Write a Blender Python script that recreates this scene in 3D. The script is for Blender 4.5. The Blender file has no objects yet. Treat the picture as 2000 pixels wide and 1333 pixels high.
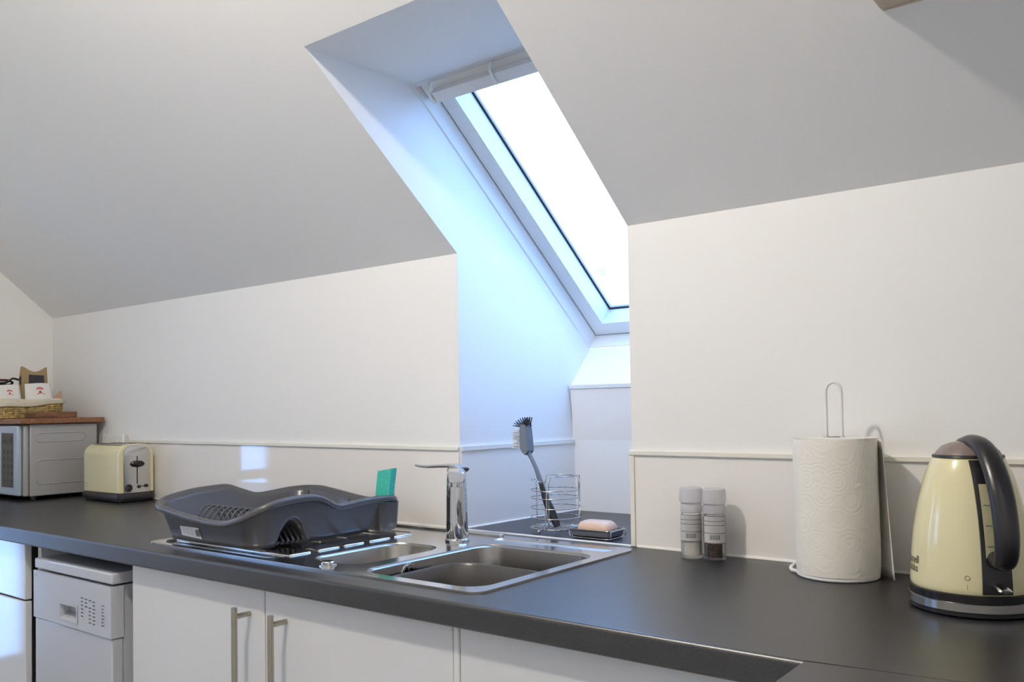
import bpy, bmesh, math, random
import numpy as np
from mathutils import Vector, Matrix

random.seed(7)
S = bpy.context.scene
COL = S.collection
W = 0.91            # worktop height above the floor; lengths below are measured from the worktop

# ------------------------------------------------------------------ camera
cam_d = bpy.data.cameras.new('camera')
cam_d.sensor_width = 36.0
cam_d.lens = 1689.927 / 2000 * 36
cam_d.shift_y = (750.04 - 666.5) / 2000
cam_d.clip_start = 0.02
cam = bpy.data.objects.new('camera', cam_d)
cam.location = (1.39534, -1.58551, 0.29643 + W)
cam.rotation_euler = (1.596847, 0.016109, 0.660915)
COL.objects.link(cam)
S.camera = cam

# ------------------------------------------------------------------ sky, exposure
wd = bpy.data.worlds.new('overcast_sky'); S.world = wd; wd.use_nodes = True
nt = wd.node_tree
bg = nt.nodes['Background']
tc = nt.nodes.new('ShaderNodeTexCoord')
sx = nt.nodes.new('ShaderNodeSeparateXYZ')
rp = nt.nodes.new('ShaderNodeValToRGB')
rp.color_ramp.elements[0].position = 0.34; rp.color_ramp.elements[0].color = (0.16, 0.20, 0.20, 1)
rp.color_ramp.elements[1].position = 0.42; rp.color_ramp.elements[1].color = (0.275, 0.51, 1.0, 1)
mp = nt.nodes.new('ShaderNodeMapRange')
mp.inputs[1].default_value = -1; mp.inputs[2].default_value = 1
nt.links.new(tc.outputs['Generated'], sx.inputs[0]); nt.links.new(sx.outputs[2], mp.inputs[0])
nt.links.new(mp.outputs[0], rp.inputs[0]); nt.links.new(rp.outputs[0], bg.inputs[0])
bg.inputs[1].default_value = 9.0
S.view_settings.view_transform = 'Standard'
S.view_settings.look = 'None'
S.view_settings.gamma = 1.0
S.view_settings.use_curve_mapping = False
S.view_settings.exposure = 0.0
S.cycles.use_denoising = True
S.cycles.max_bounces = 8
S.cycles.diffuse_bounces = 4
S.cycles.glossy_bounces = 4
S.cycles.use_adaptive_sampling = True
S.cycles.adaptive_threshold = 0.03
S.cycles.transparent_max_bounces = 12
S.cycles.sample_clamp_indirect = 6.0
LAMP_STRENGTH = 1090.0
LAMP_COLOR = (1.0, 0.925, 0.81)

# ------------------------------------------------------------------ materials
def mat(name, col, rough=0.5, metal=0.0, spec=0.5, bump=0.0, bscale=200.0, var=0.0, vscale=30.0, coat=0.0,
        trans=0.0, stretch=None, emit=None, sss=0.0, alpha=1.0):
    m = bpy.data.materials.new(name); m.use_nodes = True
    n = m.node_tree; b = n.nodes['Principled BSDF']
    b.inputs['Base Color'].default_value = (*col, 1)
    b.inputs['Roughness'].default_value = rough
    b.inputs['Metallic'].default_value = metal
    b.inputs['Specular IOR Level'].default_value = spec
    b.inputs['Coat Weight'].default_value = coat
    b.inputs['Transmission Weight'].default_value = trans
    b.inputs['Alpha'].default_value = alpha
    if emit:
        b.inputs['Emission Color'].default_value = (*emit[:3], 1); b.inputs['Emission Strength'].default_value = emit[3]
    if bump or var:
        t = n.nodes.new('ShaderNodeTexCoord'); mpg = n.nodes.new('ShaderNodeMapping')
        n.links.new(t.outputs['Object'], mpg.inputs[0])
        if stretch: mpg.inputs['Scale'].default_value = stretch
        if var:
            z = n.nodes.new('ShaderNodeTexNoise'); z.inputs['Scale'].default_value = vscale; z.inputs['Detail'].default_value = 4
            n.links.new(mpg.outputs[0], z.inputs[0])
            r = n.nodes.new('ShaderNodeValToRGB')
            r.color_ramp.elements[0].position = 0.35; r.color_ramp.elements[1].position = 0.65
            r.color_ramp.elements[0].color = (*[c * (1 - var) for c in col], 1)
            r.color_ramp.elements[1].color = (*[min(1, c * (1 + var)) for c in col], 1)
            n.links.new(z.outputs[0], r.inputs[0]); n.links.new(r.outputs[0], b.inputs['Base Color'])
        if bump:
            z2 = n.nodes.new('ShaderNodeTexNoise'); z2.inputs['Scale'].default_value = bscale; z2.inputs['Detail'].default_value = 3
            n.links.new(mpg.outputs[0], z2.inputs[0])
            bp = n.nodes.new('ShaderNodeBump'); bp.inputs['Strength'].default_value = bump; bp.inputs['Distance'].default_value = 0.002
            n.links.new(z2.outputs[0], bp.inputs['Height']); n.links.new(bp.outputs[0], b.inputs['Normal'])
    return m

M = {}
M['wall'] = mat('white_wall_paint', (0.83, 0.828, 0.82), 0.75, bump=0.10, bscale=260)
M['ceiling'] = mat('white_ceiling_paint', (0.90, 0.893, 0.88), 0.7, bump=0.14, bscale=180)
M['floor'] = mat('pale_grey_floor', (0.52, 0.51, 0.49), 0.4, var=0.25, vscale=8, stretch=(1, 8, 1))
M['trim'] = mat('white_upvc', (0.80, 0.80, 0.78), 0.32)
M['cream_trim'] = mat('cream_pvc_trim', (0.80, 0.775, 0.70), 0.35)
M['panel'] = mat('glossy_white_panel', (0.84, 0.81, 0.78), 0.045, spec=0.6)
M['seal'] = mat('white_sealant', (0.82, 0.81, 0.78), 0.35)
M['door_gloss'] = mat('white_gloss_door', (0.67, 0.67, 0.675), 0.09, spec=0.5)
M['carcass'] = mat('white_carcass', (0.70, 0.69, 0.66), 0.5)
M['dark'] = mat('dark_gap', (0.02, 0.02, 0.025), 0.7)
M['gasket'] = mat('black_rubber_gasket', (0.012, 0.014, 0.02), 0.6)
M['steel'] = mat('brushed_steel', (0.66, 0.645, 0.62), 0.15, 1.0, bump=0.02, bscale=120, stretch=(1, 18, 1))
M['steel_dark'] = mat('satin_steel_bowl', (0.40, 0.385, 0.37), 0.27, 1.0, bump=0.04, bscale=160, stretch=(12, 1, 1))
M['chrome'] = mat('chrome', (0.64, 0.65, 0.67), 0.04, 1.0)
M['nickel'] = mat('satin_nickel', (0.46, 0.42, 0.345), 0.26, 1.0)
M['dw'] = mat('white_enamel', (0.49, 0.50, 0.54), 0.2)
M['cream'] = mat('cream_enamel', (0.73, 0.67, 0.41), 0.16, coat=0.4)
M['black'] = mat('black_plastic', (0.014, 0.013, 0.016), 0.30)
M['black_gloss'] = mat('black_gloss_plastic', (0.014, 0.013, 0.016), 0.12)
M['rack'] = mat('dark_grey_plastic', (0.072, 0.072, 0.080), 0.28, bump=0.03, bscale=400)
M['bowl_grey'] = mat('grey_brown_plastic', (0.070, 0.066, 0.066), 0.32)
M['silver'] = mat('silver_paint', (0.40, 0.40, 0.41), 0.38, 0.25, bump=0.03, bscale=500)
M['silver_lt'] = mat('pale_blue_silver_fascia', (0.42, 0.50, 0.60), 0.3, 0.2)
M['display'] = mat('dark_display', (0.035, 0.033, 0.035), 0.2)
M['wood'] = mat('red_brown_wood', (0.22, 0.095, 0.045), 0.42, var=0.35, vscale=14, stretch=(1, 12, 12))
M['wood2'] = mat('dark_walnut_wood', (0.17, 0.075, 0.035), 0.45, var=0.35, vscale=18, stretch=(10, 1, 10))
M['wicker'] = mat('straw_wicker', (0.46, 0.33, 0.13), 0.6, var=0.4, vscale=90)
M['linen'] = mat('cream_linen', (0.62, 0.57, 0.47), 0.85, bump=0.25, bscale=700)
M['paper'] = mat('white_paper', (0.78, 0.77, 0.75), 0.8)
M['kraft'] = mat('kraft_paper', (0.35, 0.25, 0.13), 0.75, bump=0.15, bscale=90)
M['kraft2'] = mat('pale_brown_card', (0.45, 0.29, 0.19), 0.75)
M['coffee'] = mat('dark_coffee_film', (0.03, 0.025, 0.035), 0.35)
M['red'] = mat('red_print', (0.50, 0.09, 0.12), 0.7)
M['maroon'] = mat('maroon_plastic', (0.10, 0.025, 0.035), 0.5)
M['ink'] = mat('grey_print', (0.13, 0.13, 0.14), 0.6)
M['ink_pale'] = mat('pale_grey_print', (0.36, 0.37, 0.40), 0.6)
M['ink_tan'] = mat('brown_print', (0.30, 0.26, 0.15), 0.5)
M['ink_brown'] = mat('dark_brown_print', (0.10, 0.08, 0.05), 0.5)
M['label'] = mat('pale_label', (0.70, 0.70, 0.71), 0.5)
M['mill_label'] = mat('grey_white_label', (0.52, 0.51, 0.51), 0.5)
M['teal'] = mat('teal_sponge', (0.055, 0.47, 0.38), 0.9, bump=0.6, bscale=300, var=0.10, vscale=160)
M['white_plastic'] = mat('white_coated_wire', (0.78, 0.78, 0.77), 0.3)
M['grey_plastic'] = mat('slate_grey_plastic', (0.16, 0.19, 0.24), 0.35)
M['bristle'] = mat('white_nylon_bristle', (0.75, 0.76, 0.80), 0.5)
M['soap'] = mat('pink_beige_soap', (0.72, 0.50, 0.37), 0.4)
M['salt'] = mat('white_salt', (0.90, 0.86, 0.78), 0.8, bump=0.8, bscale=600)
M['pepper'] = mat('peppercorn', (0.06, 0.03, 0.022), 0.6, bump=1.0, bscale=350, var=0.9, vscale=300)
M['hood'] = mat('beige_cabinet', (0.55, 0.47, 0.38), 0.5)
M['bulb'] = mat('lamp_bulb', (1, 0.95, 0.85), 0.4, emit=(*LAMP_COLOR, LAMP_STRENGTH))
M['gauge'] = mat('clear_gauge', (0.50, 0.47, 0.30), 0.15)
M['smoke'] = mat('brown_smoked_lid', (0.22, 0.17, 0.16), 0.12)

def glassy(name, tint, gloss, rough=0.02):
    m = bpy.data.materials.new(name); m.use_nodes = True; n = m.node_tree
    n.nodes.clear()
    o = n.nodes.new('ShaderNodeOutputMaterial'); t = n.nodes.new('ShaderNodeBsdfTransparent'); g = n.nodes.new('ShaderNodeBsdfGlossy')
    mx = n.nodes.new('ShaderNodeMixShader'); lw = n.nodes.new('ShaderNodeLayerWeight')
    lw.inputs[0].default_value = 0.25
    ml = n.nodes.new('ShaderNodeMath'); ml.operation = 'MULTIPLY_ADD'; ml.inputs[1].default_value = gloss; ml.inputs[2].default_value = 0.03
    t.inputs[0].default_value = (*tint, 1); g.inputs['Roughness'].default_value = rough
    n.links.new(lw.outputs['Fresnel'], ml.inputs[0]); n.links.new(ml.outputs[0], mx.inputs[0])
    n.links.new(t.outputs[0], mx.inputs[1]); n.links.new(g.outputs[0], mx.inputs[2]); n.links.new(mx.outputs[0], o.inputs[0])
    return m
M['pane'] = glassy('window_glass', (0.97, 0.99, 1.0), 0.3)
M['jar'] = glassy('clear_jar_glass', (0.98, 0.98, 0.98), 0.5)
M['cap'] = mat('translucent_lilac_plastic', (0.62, 0.61, 0.65), 0.18, alpha=0.55)
M['dish'] = mat('smoked_dish', (0.10, 0.10, 0.115), 0.1, spec=0.8)

def worktop_mat():
    m = mat('charcoal_speckled_laminate', (0.042, 0.040, 0.041), 0.36, spec=0.95)
    n = m.node_tree; b = n.nodes['Principled BSDF']
    t = n.nodes.new('ShaderNodeTexCoord')
    z = n.nodes.new('ShaderNodeTexNoise'); z.inputs['Scale'].default_value = 420; z.inputs['Detail'].default_value = 2
    v = n.nodes.new('ShaderNodeTexVoronoi'); v.inputs['Scale'].default_value = 260
    n.links.new(t.outputs['Object'], z.inputs[0]); n.links.new(t.outputs['Object'], v.inputs[0])
    r = n.nodes.new('ShaderNodeValToRGB')
    r.color_ramp.elements[0].position = 0.38; r.color_ramp.elements[0].color = (0.006, 0.0055, 0.008, 1)
    r.color_ramp.elements[1].position = 0.72; r.color_ramp.elements[1].color = (0.026, 0.024, 0.026, 1)
    n.links.new(z.outputs[0], r.inputs[0])
    r2 = n.nodes.new('ShaderNodeValToRGB')
    r2.color_ramp.elements[0].position = 0.06; r2.color_ramp.elements[0].color = (0.16, 0.15, 0.145, 1)
    r2.color_ramp.elements[1].position = 0.16; r2.color_ramp.elements[1].color = (0, 0, 0, 1)
    n.links.new(v.outputs['Distance'], r2.inputs[0])
    a = n.nodes.new('ShaderNodeMix'); a.data_type = 'RGBA'; a.blend_type = 'ADD'; a.inputs[0].default_value = 0.6
    n.links.new(r.outputs[0], a.inputs[6]); n.links.new(r2.outputs[0], a.inputs[7])
    n.links.new(a.outputs[2], b.inputs['Base Color'])
    bp = n.nodes.new('ShaderNodeBump'); bp.inputs['Strength'].default_value = 0.10; bp.inputs['Distance'].default_value = 0.001
    n.links.new(z.outputs[0], bp.inputs['Height']); n.links.new(bp.outputs[0], b.inputs['Normal'])
    return m
M['worktop'] = worktop_mat()

def towel_mat():
    m = mat('embossed_paper_towel', (0.82, 0.785, 0.72), 0.9)
    n = m.node_tree; b = n.nodes['Principled BSDF']
    t = n.nodes.new('ShaderNodeUVMap'); v = n.nodes.new('ShaderNodeTexVoronoi'); v.inputs['Scale'].default_value = 12
    v.inputs['Randomness'].default_value = 0.75
    n.links.new(t.outputs[0], v.inputs[0])
    k = n.nodes.new('ShaderNodeMath'); k.operation = 'MULTIPLY'; k.inputs[1].default_value = 42
    s = n.nodes.new('ShaderNodeMath'); s.operation = 'SINE'
    n.links.new(v.outputs['Distance'], k.inputs[0]); n.links.new(k.outputs[0], s.inputs[0])
    z = n.nodes.new('ShaderNodeTexNoise'); z.inputs['Scale'].default_value = 120
    n.links.new(t.outputs[0], z.inputs[0])
    a = n.nodes.new('ShaderNodeMath'); a.operation = 'ADD'
    n.links.new(s.outputs[0], a.inputs[0]); n.links.new(z.outputs[0], a.inputs[1])
    bp = n.nodes.new('ShaderNodeBump'); bp.inputs['Strength'].default_value = 0.14; bp.inputs['Distance'].default_value = 0.0010
    n.links.new(a.outputs[0], bp.inputs['Height']); n.links.new(bp.outputs[0], b.inputs['Normal'])
    return m
M['towel'] = towel_mat()

# ------------------------------------------------------------------ mesh helpers
def link(name, me, m, parent=None, smooth=False):
    me.materials.append(M[m] if isinstance(m, str) else m)
    o = bpy.data.objects.new(name, me); COL.objects.link(o)
    if parent: o.parent = parent
    else: o.location = (0, 0, W)
    if smooth:
        for p in me.polygons: p.use_smooth = True
        if smooth != 'all':
            try: me.set_sharp_from_angle(angle=math.radians(38))
            except Exception: pass
    return o
def mesh(name, V, F, m, parent=None, smooth=False, fix=True):
    me = bpy.data.meshes.new(name); me.from_pydata([tuple(v) for v in V], [], F)
    if fix:
        bm = bmesh.new(); bm.from_mesh(me); bmesh.ops.recalc_face_normals(bm, faces=bm.faces); bm.to_mesh(me); bm.free()
    me.update()
    return link(name, me, m, parent, smooth)
def box(name, x0, x1, y0, y1, z0, z1, m, parent=None, bev=0.0, seg=2, rot=None):
    bm = bmesh.new()
    bmesh.ops.create_cube(bm, size=1)
    for v in bm.verts:
        v.co = Vector(((x0 + x1) / 2 + v.co.x * (x1 - x0), (y0 + y1) / 2 + v.co.y * (y1 - y0), (z0 + z1) / 2 + v.co.z * (z1 - z0)))
    if bev: bmesh.ops.bevel(bm, geom=list(bm.edges), offset=bev, segments=seg, profile=0.5, affect='EDGES', clamp_overlap=True)
    if rot:
        c = Vector(((x0 + x1) / 2, (y0 + y1) / 2, (z0 + z1) / 2)); R = Matrix.Rotation(rot[0], 3, rot[1])
        for v in bm.verts: v.co = c + R @ (v.co - c)
    me = bpy.data.meshes.new(name); bm.to_mesh(me); bm.free()
    o = link(name, me, m, parent)
    if bev:                                  # round only the bevels, keep the six main faces truly flat
        main = set(sorted(range(len(me.polygons)), key=lambda i: -me.polygons[i].area)[:6])
        for p in me.polygons: p.use_smooth = p.index not in main
    return o
def prism_yz(name, poly, x0, x1, m, parent=None, shear=0.0):
    n = len(poly)
    V = [(x0 + shear * y, y, z) for y, z in poly] + [(x1 + shear * y, y, z) for y, z in poly]
    F = [list(range(n))[::-1], list(range(n, 2 * n))] + [[i, (i + 1) % n, n + (i + 1) % n, n + i] for i in range(n)]
    return mesh(name, V, F, m, parent)
def lathe_data(prof, seg=32, c=(0, 0, 0), cap=True):
    V, F = [], []
    for r, z in prof:
        for i in range(seg):
            a = 2 * math.pi * i / seg; V.append((c[0] + r * math.cos(a), c[1] + r * math.sin(a), c[2] + z))
    for j in range(len(prof) - 1):
        for i in range(seg):
            k = (i + 1) % seg; F.append([j * seg + i, j * seg + k, (j + 1) * seg + k, (j + 1) * seg + i])
    if cap:
        if prof[0][0] > 1e-6: F.append(list(range(seg))[::-1])
        if prof[-1][0] > 1e-6: F.append(list(range((len(prof) - 1) * seg, len(prof) * seg)))
    return V, F
def lathe(name, prof, m, parent=None, seg=32, c=(0, 0, 0), cap=True):
    V, F = lathe_data(prof, seg, c, cap); return mesh(name, V, F, m, parent, True)
def tube_data(pts, r, seg=8, closed=False, up=None):
    P = [Vector(p) for p in pts]; n = len(P); V, F = [], []
    rr = r if hasattr(r, '__len__') else [r] * n
    nrm = None
    for i in range(n):
        a = P[(i - 1) % n] if (closed or i > 0) else P[i]; b = P[(i + 1) % n] if (closed or i < n - 1) else P[i]
        t = (b - a).normalized()
        if nrm is None:
            nrm = t.orthogonal().normalized() if up is None else (Vector(up) - t * t.dot(Vector(up))).normalized()
        else: nrm = (nrm - t * t.dot(nrm)).normalized()
        bn = t.cross(nrm)
        q = rr[i] if hasattr(rr[i], '__len__') else (rr[i], rr[i])
        for k in range(seg):
            an = 2 * math.pi * k / seg; V.append(P[i] + nrm * (q[0] * math.cos(an)) + bn * (q[1] * math.sin(an)))
    for i in range(n if closed else n - 1):
        for k in range(seg):
            F.append([i * seg + k, i * seg + (k + 1) % seg, ((i + 1) % n) * seg + (k + 1) % seg, ((i + 1) % n) * seg + k])
    if not closed: F += [list(range(seg))[::-1], list(range((n - 1) * seg, n * seg))]
    return V, F
def tube(name, pts, r, m, parent=None, seg=8, closed=False, up=None):
    V, F = tube_data(pts, r, seg, closed, up); return mesh(name, V, F, m, parent, True)
def merge(*parts):
    V, F = [], []
    for v, f in parts:
        o = len(V); V += list(v); F += [[i + o for i in g] for g in f]
    return V, F
def spline(pts, n=8, closed=False):
    P = [Vector(p) for p in pts]; out = []; N = len(P)
    for i in range(N if closed else N - 1):
        p1, p2 = P[i], P[(i + 1) % N]
        p0 = P[(i - 1) % N] if (closed or i > 0) else p1 * 2 - p2
        p3 = P[(i + 2) % N] if (closed or i < N - 2) else p2 * 2 - p1
        for k in range(n):
            t = k / n; out.append(0.5 * ((2 * p1) + (p2 - p0) * t + (2 * p0 - 5 * p1 + 4 * p2 - p3) * t * t + (3 * p1 - p0 - 3 * p2 + p3) * t ** 3))
    if not closed: out.append(P[-1])
    return out
def circ(r, z, c=(0, 0), n=32, a0=0, a1=2 * math.pi, full=True):
    m = n if full else n + 1
    return [(c[0] + r * math.cos(a0 + (a1 - a0) * i / n), c[1] + r * math.sin(a0 + (a1 - a0) * i / n), z) for i in range(m)]
def rrect(x0, x1, y0, y1, r, z=None, seg=8):
    out = []
    for cx, cy, a in ((x1 - r, y1 - r, 0), (x0 + r, y1 - r, 90), (x0 + r, y0 + r, 180), (x1 - r, y0 + r, 270)):
        for i in range(seg + 1):
            t = math.radians(a + 90 * i / seg); out.append((cx + r * math.cos(t), cy + r * math.sin(t)) + (() if z is None else (z,)))
    return out
def loft(name, rings, m, parent=None, cap_end=True, cap_start=False):
    n = len(rings[0]); V = [p for r in rings for p in r]; F = []
    for j in range(len(rings) - 1):
        for i in range(n):
            k = (i + 1) % n; F.append([j * n + i, j * n + k, (j + 1) * n + k, (j + 1) * n + i])
    if cap_end: F.append(list(range((len(rings) - 1) * n, len(rings) * n)))
    if cap_start: F.append(list(range(n))[::-1])
    return mesh(name, V, F, m, parent, True)
def plate(name, outer, holes, z0, z1, m, parent=None):
    bm = bmesh.new(); E = []
    for L in [outer] + holes:
        vs = [bm.verts.new((p[0], p[1], z1)) for p in L]
        E += [bm.edges.new((vs[i], vs[(i + 1) % len(vs)])) for i in range(len(vs))]
    g = bmesh.ops.triangle_fill(bm, use_beauty=True, use_dissolve=False, edges=E)
    fs = [f for f in g['geom'] if isinstance(f, bmesh.types.BMFace)]
    e = bmesh.ops.extrude_face_region(bm, geom=fs)
    for v in [v for v in e['geom'] if isinstance(v, bmesh.types.BMVert)]: v.co.z = z0
    bmesh.ops.recalc_face_normals(bm, faces=bm.faces)
    me = bpy.data.meshes.new(name); bm.to_mesh(me); bm.free()
    return link(name, me, m, parent)
def flat_prism(name, poly, origin, ux, uy, depth, m, parent=None):
    """2D outline in the plane (ux, uy) at origin, thickened by depth along the normal"""
    ux, uy, o = Vector(ux), Vector(uy), Vector(origin); nn = ux.cross(uy).normalized() * depth; n = len(poly)
    V = [o + ux * a + uy * b for a, b in poly] + [o + ux * a + uy * b + nn for a, b in poly]
    F = [list(range(n))[::-1], list(range(n, 2 * n))] + [[i, (i + 1) % n, n + (i + 1) % n, n + i] for i in range(n)]
    return mesh(name, V, F, m, parent)
def marks(name, rects, origin, ux, uy, lift, m, parent, wrap=None):
    """several flat printed marks of one print; rects are (a0, a1, b0, b1) in the plane"""
    V, F = [], []; ux, uy, o = Vector(ux), Vector(uy), Vector(origin); nn = ux.cross(uy).normalized() * lift
    for a0, a1, b0, b1 in rects:
        k = len(V); V += [o + nn + ux * a + uy * b for a, b in ((a0, b0), (a1, b0), (a1, b1), (a0, b1))]; F.append([k, k + 1, k + 2, k + 3])
    if wrap: V = [wrap(v) for v in V]
    o = mesh(name, V, F, m, parent, fix=False); o['kind'] = 'stuff'
    return o
def text_mesh(name, body, size, fn, m, parent, align='LEFT', bold=0.0):
    c = bpy.data.curves.new(name, 'FONT'); c.body = body; c.size = size; c.align_x = align; c.offset = bold; c.resolution_u = 3
    o = bpy.data.objects.new(name, c); COL.objects.link(o)
    dg = bpy.context.evaluated_depsgraph_get(); dg.update()
    me = bpy.data.meshes.new_from_object(o.evaluated_get(dg))
    bpy.data.objects.remove(o); bpy.data.curves.remove(c)
    for v in me.vertices: v.co = Vector(fn(v.co.x, v.co.y))
    me.materials.clear(); me.name = name
    return link(name, me, m, parent)
def thing(name, label, cat, loc=(0, 0, 0), rz=0.0, group=None):
    o = bpy.data.objects.new(name, None); COL.objects.link(o); o.empty_display_size = 0.03
    o.location = (loc[0], loc[1], loc[2] + W); o.rotation_euler = (0, 0, rz)
    return tag(o, label, cat, group)
def tag(o, label, cat, group=None):
    o['label'] = label; o['category'] = cat
    if group: o['group'] = group
    return o
def struct(o, label=None):
    o['kind'] = 'structure'
    if label: o['label'] = label
    return o

# ------------------------------------------------------------------ room shell
H, TA = 0.6726, 0.85375              # eaves height above worktop, slope of the roof
XL, XR = -2.134, 1.70                # side walls
YF = -3.4                            # wall behind the camera
K = 0.0575                           # the window recess runs slightly askew to the wall
RW = 0.478                           # recess width
ZS = 1.0496                          # recess soffit
YS = -0.4415
FZ = -W
YT = -(1.66 - H) / TA
struct(box('floor', XL - .1, XR + .1, YF - .1, 0.1, FZ - .05, FZ, 'floor'), 'pale grey kitchen floor')
def slope_z(y): return H - TA * y
# sloping ceiling with the opening for the window recess
sl = [(0.1, slope_z(0.1)), (YT, 1.66), (YT, 1.80), (0.1, slope_z(0.1) + .14)]
up = [(YS, slope_z(YS)), (YT, 1.66), (YT, 1.80), (YS, slope_z(YS) + .14)]
def sl_prism(poly, a, b):            # a, b: x at both ends as functions of y
    n = len(poly); V = [(a(y), y, z) for y, z in poly] + [(b(y), y, z) for y, z in poly]
    F = [list(range(n))[::-1], list(range(n, 2 * n))] + [[i, (i + 1) % n, n + (i + 1) % n, n + i] for i in range(n)]
    return V, F
Vc, Fc = merge(sl_prism(sl, lambda y: XL - .1, lambda y: K * y - .0006), sl_prism(sl, lambda y: RW + K * y + .0006, lambda y: XR + .1),
               sl_prism(up, lambda y: K * y - .0006, lambda y: RW + K * y + .0006))
struct(mesh('ceiling', Vc, Fc, 'ceiling'), 'white sloping ceiling following the roof')
struct(box('ceiling_flat', XL - .1, XR + .1, YF - .1, YT, 1.66, 1.80, 'ceiling'), 'flat white ceiling above the room')
# low wall under the slope, left and right of the recess
struct(box('wall_back_left', XL - .1, -.0006, 0, .1, FZ, H, 'wall'), 'white low wall left of the window recess')
struct(box('wall_back_right', RW + .0006, XR + .1, 0, .1, FZ, H, 'wall'), 'white low wall right of the window recess')
# the recess
YB, YP, ZP = 0.479, 0.4415, 0.353     # sill depth at the bottom, panel top
WB = (0.5401, 0.4613); WT = (-0.1456, ZS)
side = [(.0006, FZ), (.0006, H), (YS, ZS), (WT[0] + .02, ZS), (WT[0] + .12, ZS + .10), (.76, .45), (.76, FZ)]
struct(prism_yz('wall_recess_left', side, -.07, 0, 'wall', shear=K), 'white left cheek of the window recess')
struct(prism_yz('wall_recess_right', side, RW, RW + .07, 'wall', shear=K), 'white right cheek of the window recess')
struct(prism_yz('ceiling_recess', [(YS + .0005, ZS), (WT[0] + .02, ZS), (WT[0] + .06, ZS + .05), (YS + .0005, ZS + .05)], 0, RW, 'wall', shear=K), 'white soffit at the top of the window recess')
struct(prism_yz('wall_recess_back', [(YB + .006, FZ), (YP + .008, ZP), (WB[0] + .004, WB[1] - .001), (WB[0] + .10, WB[1] - .05), (.65, FZ)], 0, RW, 'wall', shear=K), 'white sloping wall below the roof window')
# left wall with a door opening
DY0, DY1, DZ = -1.36, -0.60, 1.08
WY0, WY1, WZ0, WZ1 = -2.40, -1.75, .20, 1.05
Vl, Fl = merge(*[([(XL - .1, y0, z0), (XL, y0, z0), (XL, y1, z0), (XL - .1, y1, z0), (XL - .1, y0, z1), (XL, y0, z1), (XL, y1, z1), (XL - .1, y1, z1)],
               [[0, 3, 2, 1], [4, 5, 6, 7], [0, 1, 5, 4], [1, 2, 6, 5], [2, 3, 7, 6], [3, 0, 4, 7]]) for y0, y1, z0, z1 in
               ((DY1, .1, FZ, 1.80), (WY1, DY0, FZ, 1.80), (DY0, DY1, DZ, 1.80), (YF - .1, WY0, FZ, 1.80), (WY0, WY1, FZ, WZ0), (WY0, WY1, WZ1, 1.80))])
struct(mesh('wall_left', Vl, Fl, 'wall', fix=False), 'white gable wall at the left end')
struct(box('wall_right', XR, XR + .1, YF - .1, .1, FZ, 1.80, 'wall'), 'white wall on the right')
struct(box('wall_front', XL - .1, XR + .1, YF - .1, YF, FZ, 1.80, 'wall'), 'white wall behind the camera')
w2 = thing('fill_window', 'white casement window added out of view in the gable wall for daylight fill', 'window', (XL, 0, 0)); struct(w2); del w2['category']  # unseen window, added to bring bluish fill light in from the left
WM = (WY0 + WY1) / 2
for b_ in ((WY0, WY1, WZ0, WZ0 + .05), (WY0, WY1, WZ1 - .05, WZ1), (WY0, WY0 + .05, WZ0 + .05, WZ1 - .05), (WY1 - .05, WY1, WZ0 + .05, WZ1 - .05), (WM - .03, WM + .03, WZ0 + .05, WZ1 - .05)):
    box('window_frame', -.08, -.02, b_[0], b_[1], b_[2], b_[3], 'trim', w2, .003)
for y0, y1 in ((WY0 + .05, WM - .03), (WM + .03, WY1 - .05)): box('pane', -.053, -.047, y0, y1, WZ0 + .05, WZ1 - .05, 'pane', w2)
# glazed door in the gable wall, seen only as a reflection
d1 = thing('door_1', 'white door with a narrow glazed strip in the gable wall', 'door', (XL, 0, 0)); struct(d1); del d1['category']
G0, G1 = -1.045, -0.885
for y0, y1, z0, z1 in ((DY0 + .04, G0, FZ + .01, DZ - .04), (G1, DY1 - .04, FZ + .01, DZ - .04)):
    box('stile', -.06, -.02, y0, y1, z0, z1, 'trim', d1, .003)
for z0, z1 in ((FZ + .01, -.62), (-.035, .012), (.96, DZ - .04)):
    box('rail', -.06, -.02, G0, G1, z0, z1, 'trim', d1, .003)
for z0, z1 in ((-.62, -.035), (.012, .96)): box('pane', -.043, -.037, G0, G1, z0, z1, 'pane', d1)
for y0, y1, z0, z1 in ((DY0 - .03, DY0 + .04, FZ, DZ + .03), (DY1 - .04, DY1 + .03, FZ, DZ + .03), (DY0 + .04, DY1 - .04, DZ - .04, DZ + .03)):
    box('door_frame', -.09, .012, y0, y1, z0, z1, 'trim', d1, .003)
tube('door_handle', [(-.02, -1.28, .05), (.03, -1.28, .05), (.035, -1.27, .05), (.035, -1.17, .05)], .008, 'nickel', d1)

# ------------------------------------------------------------------ roof window
L = 0.90348
sV = Vector((0, -0.75895182, 0.65114679)); nV = Vector((0, 0.65114679, 0.75895182)); oV = Vector((0, WB[0], WB[1]))
win = thing('window_1', 'white roof window with frosty daylight behind the glass', 'window'); struct(win); del win['category']
def wp(u, v, n):
    p = oV + sV * v + nV * n; p.x = u + K * p.y; return p
def frame_ring(name, prof, m, vt=0.0, parent=win):
    """prof: (inset, depth) outline swept round the opening; closed section"""
    n = len(prof); V, F = [], []
    for ku, kv in ((0, 0), (1, 0), (1, 1), (0, 1)):
        for a, d in prof:
            V.append(wp(a if ku == 0 else RW - a, a if kv == 0 else L - vt - a, d))
    for c in range(4):
        for i in range(n):
            F.append([c * n + i, c * n + (i + 1) % n, ((c + 1) % 4) * n + (i + 1) % n, ((c + 1) % 4) * n + i])
    return mesh(name, V, F, m, parent)
frame_ring('outer_frame', [(0.0003, -.0005), (.0035, .002), (.0105, .036), (.0105, .12), (0.0003, .12)], 'trim')
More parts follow.
